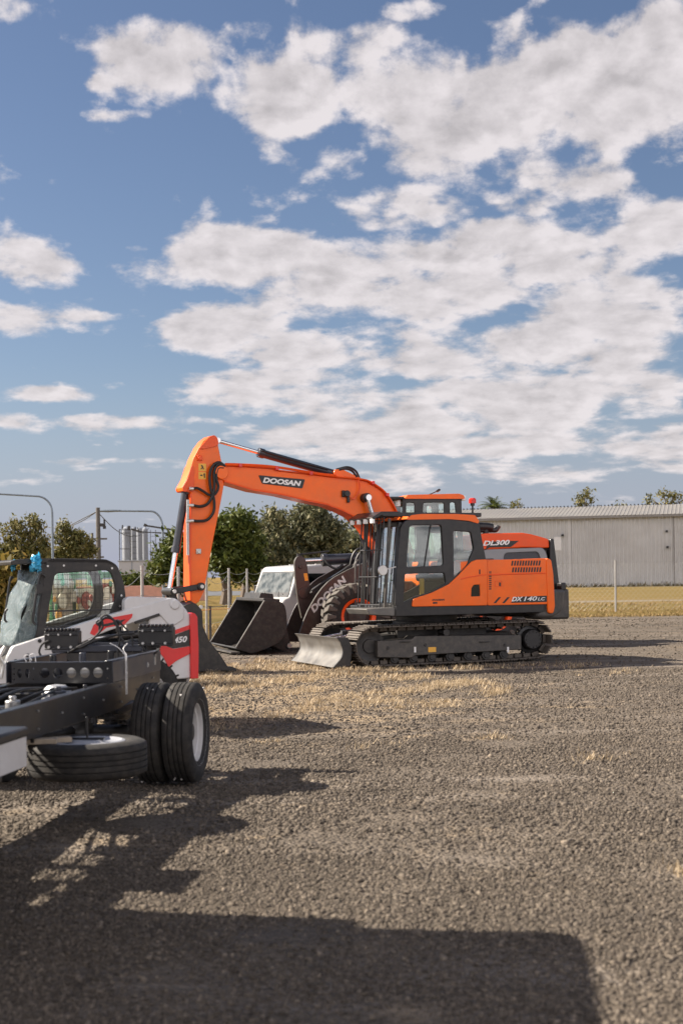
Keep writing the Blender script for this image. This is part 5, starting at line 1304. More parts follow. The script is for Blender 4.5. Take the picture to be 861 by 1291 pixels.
k = MB(); k.bar(gp(183, 662.5), gp(222, 668.5), .7, .7); k.bar(gp(176, 670), gp(222, 674), .35, .35); k.bar(gp(182, 661.5), gp(185, 663), 1.4, 1.2); k.build('conveyor', M['charcoal'], t)
a = at(150, 739, 100); b = at(260, 739, 100)
bw = MB(); bw.box(-8, b.x-a.x, 0, .25, 0, 1.12); o = bw.build('brick_wall', M['pink'], None, bevel=.02); o.location = (a.x, 100, 0); tag(o, 'low pink brick wall beyond the skid steer', 'wall')

# ================================================================== LAMPS, POLES
M['lamp_steel'] = mat('lamp_post_steel', (.20, .24, .28), .45, metal=.4, var=.08)
def street_lamp(label, px, Y, top, bend, endx, ends):
    b = at(px, 700, Y); b.z = 0; t = thing('street_lamp', label, 'street lamp', tuple(b), 0, 'street lamps beyond the yard')
    tp = at(bend[0], bend[1], Y)-b; tp.y = 0; en = at(endx, ends, Y)-b; en.y = 0
    zt = at(px, top, Y).z; r = .05*Y/60
    k = MB().cyl((0, 0, 0), (0, 0, 1.2), r*1.3, n=12); k.cyl((0, 0, 1.2), (0, 0, zt), r*1.1, r, n=12)
    pts = [Vector((0, 0, zt))]
    for i in range(1, 9):
        a_2 = i/8*math.pi/2; pts.append(Vector((tp.x*(1-math.cos(a_2)), 0, zt+(tp.z-zt)*math.sin(a_2))))
    pts.append(en); k.tube([tuple(p) for p in pts], r*.8, 8, smooth=False); k.build('lamp_post', M['lamp_steel'], t)
    k = MB(); k.lathe([(0, -.5), (.06, -.45), (.09, 0), (.06, .45), (0, .5)], (0, 0, 0), 'x', 12); s = Y/60; k.v = [(v[0]*s+en.x, v[1]*s, v[2]*s*.7+en.z) for v in k.v]; k.build('lamp_head', M['lamp_steel'], t)
    return t
street_lamp('tall street lamp nearest the left trees, arm reaching out of the picture', 67, 55, 645, (46, 625.5), -14, 622)
street_lamp('street lamp standing beyond the silos side, curved arm ending in a flat head', 206, 95, 665, (190, 644.5), 138, 644)
def pole(label, px, Y, top, r):
    b = at(px, 700, Y); t = thing('utility_pole', label, 'utility pole', (b.x, Y, 0), 0, 'utility poles beyond the yard')
    z = at(px, top, Y).z; k = MB().cyl((0, 0, 0), (0, 0, z), r*1.2, r*.85, n=10); k.build('pole_shaft', M['timber'], t)
    k = MB(); k.box(0, .45, -.1, .1, z-1.2, z-1.0); k.cyl((.4, 0, z-1.0), (.4, 0, z-.75), .06, n=8); k.cyl((.4, 0, z-1.35), (.4, 0, z-1.15), .1, n=8); k.build('insulator', M['charcoal'], t); return t, z
p1, z1 = pole('tall timber utility pole between the lamps and the silos', 124.7, 90, 640, .15)
p2, z2 = pole('short timber utility pole half hidden by the pale gum', 117, 125, 672, .13)
k = MB(); o = p2; k.box(-1.3, 1.3, -.06, .06, z2-.6, z2-.45); k.box(-1.0, 1.0, -.06, .06, z2-2.2, z2-2.05); k.build('cross_arm', M['timber'], p2)
e = at(122.5, 645, 90)
for q, sg, lb in ((at(54, 663, 105), .5, 'power line running from the tall utility pole towards the left gums'), (at(188, 666, 150), 1.2, 'power line running from the tall utility pole over the silo tops'), (at(-60, 690, 120), 1.0, 'lowest power line, dropping from the tall utility pole behind the first street lamp')):
    k = MB(); k.tube([e, e.lerp(q, .25)-Vector((0, 0, sg*.75)), e.lerp(q, .5)-Vector((0, 0, sg)), e.lerp(q, .75)-Vector((0, 0, sg*.75)), q], .03, 5)
    tag(k.build('power_line', M['charcoal']), lb, 'cable', 'power lines on the tall utility pole')

# ================================================================== TREES
def leafmat(name, lo_, hi_, tip=None):
    m, nt, b = nodes_of(name); g = N(nt, 'ShaderNodeNewGeometry')
    st = [(0., lo_), (.6, hi_)]
    if tip: st.append((1., tip))
    c = ramp(nt, g.outputs['Random Per Island'], st)
    nt.links.new(c, b.inputs['Base Color']); b.inputs['Roughness'].default_value = .55; b.inputs['Specular IOR Level'].default_value = .25
    tl = N(nt, 'ShaderNodeBsdfTranslucent'); nt.links.new(c, tl.inputs[0]); mx = N(nt, 'ShaderNodeMixShader', Fac=.22)
    nt.links.new(b.outputs[0], mx.inputs[1]); nt.links.new(tl.outputs[0], mx.inputs[2]); nt.links.new(mx.outputs[0], nt.nodes['Material Output'].inputs[0])
    return m
M['leaf_green'] = leafmat('green_leaves', (0.0296, 0.0427, 0.0091), (0.0841, 0.1090, 0.0218), (0.1483, 0.1611, 0.0408))
M['leaf_olive'] = leafmat('olive_leaves', (0.0576, 0.0614, 0.0176), (0.1537, 0.1473, 0.0470), (0.2818, 0.2332, 0.0939))
M['leaf_grey'] = leafmat('grey_gum_leaves', (0.0455, 0.0525, 0.0252), (0.1289, 0.1355, 0.0700), (0.2882, 0.2578, 0.1402))
M['leaf_gold'] = leafmat('golden_leaves', (0.0640, 0.0555, 0.0128), (0.1921, 0.1494, 0.0299), (0.3415, 0.2348, 0.0640))
M['bark'] = mat('bark', (.13, .10, .075), .9, var=.3, scale=5, bump=.4, bscale=20)
def leaf_mesh(cl, n, size, droop=.0, shell=.45):
    """many small leaf faces through the volume of the clumps (cx,cy,cz,rx,ry,rz)"""
    cl = np.array(cl); vol = cl[:, 3]*cl[:, 4]*cl[:, 5]; w = vol**.75; w /= w.sum()
    idx = RNG.choice(len(cl), n, p=w)
    d = RNG.normal(size=(n, 3)); d /= np.linalg.norm(d, axis=1)[:, None]
    r = (shell+(1-shell)*RNG.random(n))**(.8)
    r *= 1+.16*RNG.normal(size=n)
    # leaves gather in sprays
    p = cl[idx, :3]+d*r[:, None]*cl[idx, 3:]
    nsp = max(8, n//9); sp = p[RNG.integers(0, n, nsp)]
    p = sp[RNG.integers(0, nsp, n)]+RNG.normal(size=(n, 3))*size*1.6
    nn = RNG.normal(size=(n, 3)); nn[:, 2] = np.abs(nn[:, 2])*.6+.2; nn /= np.linalg.norm(nn, axis=1)[:, None]
    a = np.cross(nn, RNG.normal(size=(n, 3))); a /= np.linalg.norm(a, axis=1)[:, None]
    a[:, 2] -= droop; b = np.cross(nn, a)
    s = size*(.6+.8*RNG.random(n))[:, None]
    v = np.stack([p-a*s, p+b*s*.42, p+a*s, p-b*s*.42], 1).reshape(-1, 3)
    return v
def quads(name, v, m, parent=None):
    me = bpy.data.meshes.new(name); nq = len(v)//4
    me.vertices.add(len(v)); me.vertices.foreach_set('co', v.astype(np.float32).ravel())
    me.loops.add(nq*4); me.loops.foreach_set('vertex_index', np.arange(nq*4, dtype=np.int32))
    me.polygons.add(nq); me.polygons.foreach_set('loop_start', np.arange(0, nq*4, 4, dtype=np.int32))
    me.update(calc_edges=True); me.materials.append(m)
    o = bpy.data.objects.new(name, me); COL.objects.link(o)
    if parent is not None: o.parent = parent
    return o
def tree(name, label, Y, base_px, clumps, n, size, leaf, group, droop=0., trunk_r=.18, cat='tree', fork=None, trunk_to=None, airy=False):
    """clumps as (px,py,rx,ry) in the picture's angular size at distance Y"""
    b = at(base_px, 720, Y); s = Y/F; cl = []
    for px, py, rx, ry in clumps:
        q = at(px, py, Y); cl.append((q.x-b.x, RNG.uniform(-.5, .5)*rx*s, q.z, rx*s, max(rx, ry)*s*.9, ry*s))
    t = thing(name, label, cat, (b.x, Y, 0), 0, group)
    # break each clump into a few smaller ones so the outline is uneven
    sub = []
    for c in cl:
        sub.append(tuple(c[:3])+tuple(q*(.34 if airy else .62) for q in c[3:]))
        for j in range(8):
            d = RNG.normal(size=3); d /= np.linalg.norm(d); k = RNG.uniform(.18, .32) if airy else RNG.uniform(.30, .50)
            sub.append((c[0]+d[0]*c[3]*.72, c[1]+d[1]*c[4]*.72, c[2]+d[2]*c[5]*.72, c[3]*k, c[4]*k, c[5]*k))
    quads('crown', leaf_mesh(sub, n, size, droop), M[leaf], t)
    k = MB(); zf = (fork if fork is not None else min(c[2]-c[5]*.4 for c in cl)); zf = max(.6, zf)
    k.tube([(0, 0, 0), (.06*zf, .02, zf*.5), (0, 0, zf)], [trunk_r*1.25, trunk_r*.8], 9)
    for c in cl:
        k.tube([(0, 0, zf*.93), (c[0]*.45, c[1]*.4, zf+(c[2]-zf)*.45), (c[0]*.9, c[1]*.8, c[2])], [trunk_r*.6, trunk_r*.14], 6)
        for j in range(3):
            d = RNG.uniform(-1, 1, 3); k.tube([(c[0]*.6, c[1]*.5, zf+(c[2]-zf)*.6), (c[0]+d[0]*c[3]*.6, c[1]+d[1]*c[4]*.6, c[2]+d[2]*c[5]*.6)], [trunk_r*.22, trunk_r*.06], 5, smooth=False)
    k.build('trunk', M['bark'], t)
    return t
TG = 'trees along the road'
tree('leafy_tree', 'broad dark green tree with a short trunk, right of the raised orange arm', 84, 283.5, [(285, 668, 32, 24), (308, 690, 28, 26), (262, 690, 24, 24), (290, 705, 34, 20), (322, 715, 16, 16)], 15000, .17, 'leaf_green', TG, trunk_r=.30, fork=1.7)
tree('leafy_tree', 'small green tree seen left of the orange arm behind the bucket ram', 80, 216, [(216, 712, 18, 20), (230, 695, 14, 22), (206, 722, 10, 12), (234, 725, 14, 16)], 8000, .18, 'leaf_green', TG, trunk_r=.16)
tree('gum_tree', 'tall grey green gum with pinkish tips above the white van', 97, 392, [(392, 652, 24, 18), (372, 672, 26, 20), (408, 676, 26, 22), (385, 692, 30, 18), (360, 690, 18, 16), (402, 645, 12, 10), (378, 655, 10, 8), (415, 660, 14, 10), (360, 678, 12, 10), (395, 668, 18, 12), (422, 690, 14, 12)], 19000, .15, 'leaf_grey', TG, droop=.25, trunk_r=.28, airy=True)
tree('gum_tree', 'dusty gum with a brown trunk between the green tree and the van', 92, 307, [(346, 655, 16, 9), (338, 672, 18, 14), (330, 700, 22, 22), (348, 700, 20, 22)], 7500, .16, 'leaf_grey', TG, droop=.25, trunk_r=.26)
tree('gum_tree', 'rounded brownish gum under the orange boom', 103, 440, [(432, 682, 15, 11), (447, 690, 18, 14), (430, 700, 18, 14), (462, 685, 10, 8)], 8500, .16, 'leaf_grey', TG, droop=.2, trunk_r=.22, airy=True)
tree('gum_tree', 'long grey gum between the van roof and the orange boom', 108, 415, [(385, 715, 22, 16), (410, 712, 24, 18), (440, 712, 22, 18), (465, 705, 18, 18), (478, 715, 14, 18), (360, 722, 18, 14)], 11000, .19, 'leaf_grey', TG, droop=.2, trunk_r=.2)
tree('gum_tree', 'low olive tree filling the gap behind the green tree', 112, 335, [(335, 715, 22, 18), (312, 722, 18, 14), (345, 730, 18, 12)], 6000, .18, 'leaf_olive', TG, droop=.2, trunk_r=.2)
tree('gum_tree', 'thin feathery gum against the sky beside the boom foot', 118, 466, [(455, 650, 10, 5), (468, 657, 13, 6), (446, 660, 9, 5), (470, 668, 8, 5)], 1500, .22, 'leaf_grey', TG, droop=.3, trunk_r=.14)
tree('gum_tree', 'open crowned gum left of the first street lamp', 72, 32, [(8, 668, 6, 4), (17, 661, 6, 3.5), (27, 664, 6, 4), (40, 657, 6, 4), (48, 663, 6, 5), (12, 680, 7, 5), (30, 675, 7, 4), (45, 675, 8, 5), (55, 685, 7, 5), (20, 690, 9, 5), (38, 690, 9, 5), (8, 697, 9, 6), (52, 698, 10, 6), (28, 703, 14, 6), (-8, 690, 10, 8)], 5000, .10, 'leaf_olive', TG, droop=.3, trunk_r=.12, fork=1.4)
tree('gum_tree', 'sunlit gum right of the first street lamp', 76, 90, [(79, 663, 5, 4), (85, 668, 6, 4), (76, 678, 6, 5), (92, 675, 7, 4), (100, 678, 7, 5), (84, 686, 8, 5), (98, 690, 8, 5), (110, 684, 6, 5), (114, 693, 6, 4), (75, 696, 8, 6), (92, 701, 12, 6), (108, 702, 9, 5), (66, 704, 8, 6)], 4500, .10, 'leaf_olive', TG, droop=.3, trunk_r=.12, fork=1.4)
tree('golden_shrub', 'tall golden olive shrub beside the wrapped cab', 25, 4, [(5, 735, 24, 26), (-8, 770, 30, 30), (14, 765, 18, 30), (-20, 740, 24, 30), (18, 722, 10, 14)], 9000, .075, 'leaf_gold', None, trunk_r=.06, cat='shrub', fork=.3)
tree('low_bush', 'low dark bush in front of the silo building', 110, 172, [(165, 733, 12, 6), (180, 735, 10, 5), (192, 734, 6, 5)], 2500, .16, 'leaf_green', None, trunk_r=.06, cat='bush', fork=.4)
SG = 'treetops behind the shed'
tree('gum_tree', 'sparse gum whose top pokes above the shed ridge', 225, 737, [(728, 631, 7, 4), (737, 626, 6, 3), (745, 632, 4, 2.5), (742, 619, 3, 2), (733, 641, 8, 6)], 420, .26, 'leaf_olive', SG, droop=.2, trunk_r=.16, airy=True)
tree('gum_tree', 'wider arching gum above the right end of the shed', 225, 842, [(820, 630, 8, 3.5), (835, 623, 9, 3.5), (850, 627, 9, 4), (862, 630, 7, 3), (840, 640, 12, 6)], 800, .26, 'leaf_olive', SG, droop=.2, trunk_r=.2, airy=True)
tree('gum_tree', 'tiny leafy top just above the shed ridge', 230, 780, [(780, 637, 5, 2.5), (782, 645, 6, 6)], 160, .26, 'leaf_olive', SG, trunk_r=.12)
tree('gum_tree', 'wispy treetop beside the palm', 228, 652, [(655, 633, 4, 3), (648, 640, 5, 3), (650, 648, 6, 5)], 200, .24, 'leaf_olive', SG, droop=.3, trunk_r=.12)
# palm
b = at(624, 700, 222); zt = at(624, 640, 222).z; t = thing('palm_tree', 'feathery palm crown showing above the left of the shed roof', 'palm', (b.x, 222, 0))
MB().tube([(0, 0, 0), (.1, 0, zt*.5), (0, 0, zt)], [.32, .22], 10).build('trunk', M['bark'], t)
vs = []
for i in range(46):
    az = RNG.uniform(0, 2*math.pi); el = RNG.uniform(-.1, 1.3); Lf = RNG.uniform(2.8, 3.6); d = np.array([math.cos(az)*math.cos(el), math.sin(az)*math.cos(el), math.sin(el)])
    side = np.cross(d, [0, 0, 1.]); side /= np.linalg.norm(side)
    prev = np.array([0, 0, zt])
    for j in range(1, 13):
        u = j/12; c = np.array([0, 0, zt])+d*Lf*u+np.array([0, 0, -1.5*u*u])
        for s in (-1, 1):
            tip = c+side*s*(.55*(1-.6*u))+d*.2+np.array([0, 0, -.22]); w2 = (c-prev)*.35
            vs += [c-w2, c+w2, tip, tip-w2*.2]
        vs += [prev+side*.03, prev-side*.03, c-side*.02, c+side*.02]; prev = c
quads('crown', np.array(vs), M['leaf_green'], t)
# ================================================================== GROUND
def gh(x, y):
    """gentle unevenness of the yard, metres"""
    return .010*np.sin(x*.9+.4*y)+.008*np.sin(y*1.3-.5*x+1)+.006*np.sin(2.3*x+1.7*y)+.004*np.sin(4.1*x-3.3*y)-.014
def noise_stack(nt, pos, sc, det=4., rough=.55, dist=0.):
    n = N(nt, 'ShaderNodeTexNoise', Scale=sc, Detail=det, Roughness=rough, Distortion=dist); nt.links.new(pos, n.inputs['Vector']); return n.outputs[0]
STONE = ((0.0518, 0.0425, 0.0335), (0.1243, 0.1017, 0.0795), (0.2140, 0.1762, 0.1377))
STRAW = (0.4437, 0.3341, 0.2148)
def gravel_mat():
    m, nt, b = nodes_of('crushed_gravel'); g = N(nt, 'ShaderNodeNewGeometry'); P = g.outputs['Position']
    vz = N(nt, 'ShaderNodeTexVoronoi', Scale=34.); nt.links.new(P, vz.inputs['Vector'])
    v2 = N(nt, 'ShaderNodeTexVoronoi', Scale=78.); nt.links.new(P, v2.inputs['Vector'])
    bw = N(nt, 'ShaderNodeRGBToBW'); nt.links.new(vz.outputs['Color'], bw.inputs[0])
    c1 = ramp(nt, bw.outputs[0], [(.1, STONE[0]), (.5, STONE[1]), (.95, STONE[2])])
    bw2 = N(nt, 'ShaderNodeRGBToBW'); nt.links.new(v2.outputs['Color'], bw2.inputs[0])
    c2 = ramp(nt, bw2.outputs[0], [(.1, (0.0621, 0.0511, 0.0397)), (.9, (0.1864, 0.1529, 0.1191))])
    c = mixc(nt, .45, c1, c2)
    # fines and damp patches at larger scales
    big = noise_stack(nt, P, .35, 6., .65); c = mixc(nt, ramp(nt, big, [(.35, (.55,)*3), (.65, (0,)*3)]), c, mixc(nt, .5, c, (0.0677, 0.0558, 0.0441)))
    mid = noise_stack(nt, P, 2.2, 6., .7); c = mixc(nt, ramp(nt, mid, [(.42, (0,)*3), (.72, (.6,)*3)]), c, (0.1899, 0.1555, 0.1203))
    rt = N(nt, 'ShaderNodeMapping'); rt.inputs['Scale'].default_value = (.10, 1.3, 1.); rt.inputs['Rotation'].default_value = (0, 0, .10); nt.links.new(P, rt.inputs['Vector']); rut = noise_stack(nt, rt.outputs[0], .9, 5., .6, .4)
    c = mixc(nt, ramp(nt, rut, [(.36, (.65,)*3), (.48, (0,)*3)]), c, (.095, .081, .069)); c = mixc(nt, ramp(nt, rut, [(.54, (0,)*3), (.68, (.55,)*3)]), c, (.275, .235, .197))
    # dry straw lying on the stones, mostly in front of the machines
    sx = N(nt, 'ShaderNodeSeparateXYZ'); nt.links.new(P, sx.inputs[0])
    def band(sock, a, b_, s):
        r1 = N(nt, 'ShaderNodeMapRange', interpolation_type='SMOOTHSTEP'); r1.inputs[1].default_value = a-s; r1.inputs[2].default_value = a+s
        r2 = N(nt, 'ShaderNodeMapRange', interpolation_type='SMOOTHSTEP'); r2.inputs[1].default_value = b_-s; r2.inputs[2].default_value = b_+s; r2.inputs[3].default_value = 1; r2.inputs[4].default_value = 0
        nt.links.new(sock, r1.inputs[0]); nt.links.new(sock, r2.inputs[0])
        mu = N(nt, 'ShaderNodeMath', operation='MULTIPLY'); nt.links.new(r1.outputs[0], mu.inputs[0]); nt.links.new(r2.outputs[0], mu.inputs[1]); return mu.outputs[0]
    zone = N(nt, 'ShaderNodeMath', operation='MULTIPLY'); nt.links.new(band(sx.outputs[1], 15.5, 27, 3.), zone.inputs[0]); nt.links.new(band(sx.outputs[0], -8, 1.8, 2.2), zone.inputs[1])
    st = N(nt, 'ShaderNodeMapping'); st.inputs['Scale'].default_value = (.55, 1.0, 1.0); nt.links.new(P, st.inputs['Vector'])
    sn = noise_stack(nt, st.outputs[0], 1.5, 9., .68, .6)
    ad = N(nt, 'ShaderNodeMath', operation='MULTIPLY_ADD'); ad.inputs[1].default_value = .20; nt.links.new(zone.outputs[0], ad.inputs[0]); nt.links.new(sn, ad.inputs[2])
    sf = ramp(nt, ad.outputs[0], [(.565, (0,)*3), (.76, (.8,)*3)])
    fine = noise_stack(nt, P, 55., 3., .6); sc_ = ramp(nt, fine, [(.3, (0.2412, 0.1808, 0.1140)), (.7, STRAW)])
    c = mixc(nt, sf, c, sc_)
    nt.links.new(c, b.inputs['Base Color']); b.inputs['Roughness'].default_value = .92; b.inputs['Specular IOR Level'].default_value = .2
    bp = N(nt, 'ShaderNodeBump', Strength=.9, Distance=.030); iv = N(nt, 'ShaderNodeMath', operation='SUBTRACT'); iv.inputs[0].default_value = 1.; nt.links.new(vz.outputs['Distance'], iv.inputs[1]); nt.links.new(iv.outputs[0], bp.inputs['Height'])
    bp2 = N(nt, 'ShaderNodeBump', Strength=.6, Distance=.05); nt.links.new(noise_stack(nt, P, 7., 5., .7), bp2.inputs['Height']); nt.links.new(bp.outputs[0], bp2.inputs['Normal']); nt.links.new(bp2.outputs[0], b.inputs['Normal'])
    return m
xs = np.concatenate([[-4000, -900, -250, -80, -40], np.arange(-20, 24.1, .25), [40, 80, 250, 900, 4000]])
ys = np.concatenate([[-300, -60, -20, -4], np.arange(0, 40.1, .25), [48, 60, 90, 150, 300, 900, 5000]])
X, Y = np.meshgrid(xs, ys); Z = gh(X, Y)
fade = np.clip((22-np.abs(X-2))/6, 0, 1)*np.clip((42-Y)/6, 0, 1); Z = Z*fade-.016*(1-fade)
nx, ny = len(xs), len(ys)
me = bpy.data.meshes.new('ground'); me.from_pydata(np.stack([X, Y, Z], -1).reshape(-1, 3).tolist(), [], [(j*nx+i, j*nx+i+1, (j+1)*nx+i+1, (j+1)*nx+i) for j in range(ny-1) for i in range(nx-1)])
me.polygons.foreach_set('use_smooth', [True]*len(me.polygons)); GM = gravel_mat(); me.materials.append(GM)
gr = bpy.data.objects.new('ground', me); COL.objects.link(gr); tag(gr, 'grey brown crushed gravel yard', 'ground', kind='structure')
# paddock grass beyond the yard (a thin sheet with a ragged edge)
def field_mat():
    m, nt, b = nodes_of('dry_grass_field'); g = N(nt, 'ShaderNodeNewGeometry'); P = g.outputs['Position']
    st = N(nt, 'ShaderNodeMapping'); st.inputs['Scale'].default_value = (.35, 1., 1.); nt.links.new(P, st.inputs['Vector'])
    a = noise_stack(nt, st.outputs[0], .16, 8., .65); c = ramp(nt, a, [(.30, (0.0938, 0.0825, 0.0206)), (.50, (0.1933, 0.1359, 0.0420)), (.70, (0.3091, 0.2014, 0.0794))])
    f = noise_stack(nt, P, 3.5, 6., .75); c = mixc(nt, .35, c, ramp(nt, f, [(.3, (0.0718, 0.0604, 0.0186)), (.7, (0.2981, 0.2014, 0.0794))]))
    nt.links.new(c, b.inputs['Base Color']); b.inputs['Roughness'].default_value = .95; b.inputs['Specular IOR Level'].default_value = .1
    bp = N(nt, 'ShaderNodeBump', Strength=.8, Distance=.2); nt.links.new(noise_stack(nt, P, 9., 5., .8), bp.inputs['Height']); nt.links.new(bp.outputs[0], b.inputs['Normal'])
    return m
M['field'] = field_mat()
edge = [(-60, 31)]
for i in range(40): x = -30+i*.7; edge.append((x, 31+4*max(0, (x+12)/8) if x < -4 else 36) if x < -4 else (x, 37))
edge = [(-60, 30), (-25, 31), (-12, 32)]+[(-11+.4*i, 32.2+.18*i+.25*math.sin(i*1.7)+.2*math.sin(i*3.1)) for i in range(19)]
edge += [(-3.5+.06*i, 36+.9*i) for i in range(18)]
edge += [(-2.2+.8*i, 52+.35*math.sin(i*1.3)+.3*math.sin(i*2.9+1)) for i in range(100)]+[(400, 52), (3000, 60)]
fv = [(x, y, -.004) for x, y in edge]+[(x*1.0 if abs(x) > 100 else x, 130., -.004) for x, y in edge]
def sheet(name, poly, z, m, label, cat):
    me = bpy.data.meshes.new(name); me.from_pydata([(x, y, z) for x, y in poly], [], [tuple(range(len(poly)))]); me.materials.append(m)
    o = bpy.data.objects.new(name, me); COL.objects.link(o); tag(o, label, cat, kind='structure'); return o
sheet('grass_field', edge+[(3000, 4000), (-3000, 4000), (-3000, 30)], .000, M['field'], 'straw and olive coloured paddock grass', 'field')
M['sand'] = mat('pale_dirt', (0.1461, 0.1137, 0.0677), .95, var=.12, scale=.8, dust=.3, dustcol=(0.1624, 0.1191, 0.0595))
pth = [(4+1.5*i, 75+.5*math.sin(i*.9)+.25*math.sin(i*2.3)) for i in range(60)]; sheet('dirt_path', pth+[(x, y+4.2+.6*math.sin(x*.6)) for x, y in pth[::-1]], .004, M['sand'], 'pale dirt track crossing the paddock', 'path')
M['asphalt'] = mat('worn_asphalt', (0.0866, 0.0920, 0.1028), .9, var=.12, scale=.4)
sheet('road', [(-200, 126), (-1, 126), (-1, 165), (-200, 165)], .004, M['asphalt'], 'grey road beyond the trees', 'road')
# ---------------------------------------------------------------- loose stones (real geometry, uncountable)
def rocks(name, xy, size, m, flat=.62):
    n = len(xy); base = np.array(bmesh_ico()); k = len(base); F3 = np.array(ICO_F)
    co = np.repeat(base[None], n, 0)*(1+.28*RNG.normal(size=(n, k, 1)).clip(-1.2, 1.2))
    co *= (np.stack([RNG.uniform(.7, 1.35, n), RNG.uniform(.7, 1.35, n), RNG.uniform(.45, .95, n)], 1))[:, None, :]
    a, b_, c = RNG.uniform(0, 2*np.pi, n), RNG.normal(size=n)*.5, RNG.normal(size=n)*.5
    def rot(co, ax, t):
        i, j = [(1, 2), (0, 2), (0, 1)][ax]; ct, st = np.cos(t)[:, None], np.sin(t)[:, None]
        o = co.copy(); o[:, :, i] = co[:, :, i]*ct-co[:, :, j]*st; o[:, :, j] = co[:, :, i]*st+co[:, :, j]*ct; return o
    co = rot(rot(rot(co, 2, a), 0, b_), 1, c)*size[:, None, None]
    co[:, :, 0] += xy[:, :1]; co[:, :, 1] += xy[:, 1:2]; co[:, :, 2] += (gh(xy[:, 0], xy[:, 1])+size*.12)[:, None]
    nf = len(F3); fi = (F3[None]+(np.arange(n)*k)[:, None, None]).reshape(-1)
    me = bpy.data.meshes.new(name); me.vertices.add(n*k); me.vertices.foreach_set('co', co.astype(np.float32).ravel())
    me.loops.add(len(fi)); me.loops.foreach_set('vertex_index', fi.astype(np.int32)); me.polygons.add(n*nf); me.polygons.foreach_set('loop_start', np.arange(0, n*nf*3, 3, dtype=np.int32)); me.update(calc_edges=True); me.materials.append(m)
    o = bpy.data.objects.new(name, me); COL.objects.link(o); return o
def bmesh_ico():
    global ICO_F
    bm = bmesh.new(); bmesh.ops.create_icosphere(bm, subdivisions=1, radius=1); v = [tuple(x.co) for x in bm.verts]; ICO_F = [[q.index for q in f.verts] for f in bm.faces]; bm.free(); return v
m, nt, b = nodes_of('loose_stone'); g = N(nt, 'ShaderNodeNewGeometry'); c = ramp(nt, g.outputs['Random Per Island'], [(0, (0.0346, 0.0286, 0.0223)), (.35, (0.0814, 0.0665, 0.0520)), (.75, (0.1346, 0.1104, 0.0862)), (.95, (0.1933, 0.1595, 0.1241)), (1, (0.2623, 0.2127, 0.1614))])
ns = noise_stack(nt, g.outputs['Position'], 120., 3.); c = mixc(nt, .3, c, ramp(nt, ns, [(.3, (0.0449, 0.0365, 0.0292)), (.7, (0.1380, 0.1131, 0.0881))])); nt.links.new(c, b.inputs['Base Color']); b.inputs['Roughness'].default_value = .9; b.inputs['Specular IOR Level'].default_value = .25
M['stone'] = m
def scatter(n, y0, y1, pad=.4):
    # even cover of the ground between two distances, as wide as the yard is seen there
    y = np.sqrt(RNG.uniform(y0*y0, y1*y1, n)); x = RNG.uniform(-1, 1, n)*(.262*y+pad); return np.stack([x, y], 1)
def thin(p):
    # bare patches of fines between the stones
    x, y = p[:, 0], p[:, 1]; v = np.sin(1.9*x+.7*y+1)*np.sin(1.3*y-.8*x)+.5*np.sin(4.3*x-2.9*y)+.5*np.sin(3.1*x+5.3*y+2)
    return p[v > RNG.uniform(-1.6, .9, len(p))]
nearp, midp = thin(scatter(130000, 4.2, 8.5)), thin(scatter(95000, 8.5, 14.5)); nA, nB = len(nearp), len(midp)
def skirt(n, y0, y1, w):
    # thinning cover either side of the strip in view
    y = np.sqrt(RNG.uniform(y0*y0, y1*y1, n)); sgn = RNG.choice([-1, 1], n); x = sgn*(.262*y+.3+w*RNG.random(n)**1.7); return np.stack([x, y], 1)
parts_ = [(nearp, .0060, .42, .017), (midp, .0078, .42, .020), (scatter(60000, 14.5, 24, 2.), .0092, .42, .024), (scatter(24000, 24, 50, 3.), .0125, .42, .034), (skirt(60000, 3.2, 8.5, 2.6), .0068, .42, .017), (skirt(34000, 8.5, 14.5, 3.), .0085, .42, .022), (scatter(14000, 2.6, 4.3, 1.5), .0065, .42, .017), (scatter(500, 6, 24, 1.), .019, .3, .032)]
xy = np.concatenate([p[0] for p in parts_]); sz = np.concatenate([RNG.lognormal(math.log(m_), sg, len(p)).clip(.003, mx) for p, m_, sg, mx in parts_])
ro = rocks('gravel', xy, sz, M['stone']); tag(ro, 'loose crushed stones lying over the yard', 'gravel', kind='stuff')
# ---------------------------------------------------------------- dry grass blades
def blades(name, centres, per, hgt, spread, m):
    n = len(centres)*per; c = np.repeat(centres, per, 0); r = np.abs(RNG.normal(size=n))*np.repeat(spread, per); t = RNG.uniform(0, 2*np.pi, n)
    x = c[:, 0]+r*np.cos(t); y = c[:, 1]+r*np.sin(t); z = gh(x, y); h = np.repeat(hgt, per)*RNG.uniform(.35, 1.1, n)
    la = RNG.uniform(0, 2*np.pi, n); ln = RNG.uniform(.2, 1.5, n)*h; w = RNG.uniform(.003, .006, n)*np.maximum(1, y/18)
    wx, wy = -np.sin(la)*w, np.cos(la)*w; tx, ty = x+np.cos(la)*ln, y+np.sin(la)*ln
    v = np.stack([np.stack([x-wx, y-wy, z], 1), np.stack([x+wx, y+wy, z], 1), np.stack([tx+wx*.3, ty+wy*.3, z+h], 1), np.stack([tx-wx*.3, ty-wy*.3, z+h], 1)], 1).reshape(-1, 3)
    return quads(name, v, m)
M['straw'] = leafmat('dry_straw', (0.2701, 0.2041, 0.1228), (0.4629, 0.3573, 0.2280), (0.5980, 0.4732, 0.3157))
M['paddock'] = leafmat('paddock_straw', (0.1325, 0.0986, 0.0328), (0.2649, 0.1812, 0.0700), (0.4196, 0.2869, 0.1308))
def spots(n, x0, x1, y0, y1): 
    return np.stack([RNG.uniform(x0, x1, n), RNG.uniform(y0, y1, n)], 1)
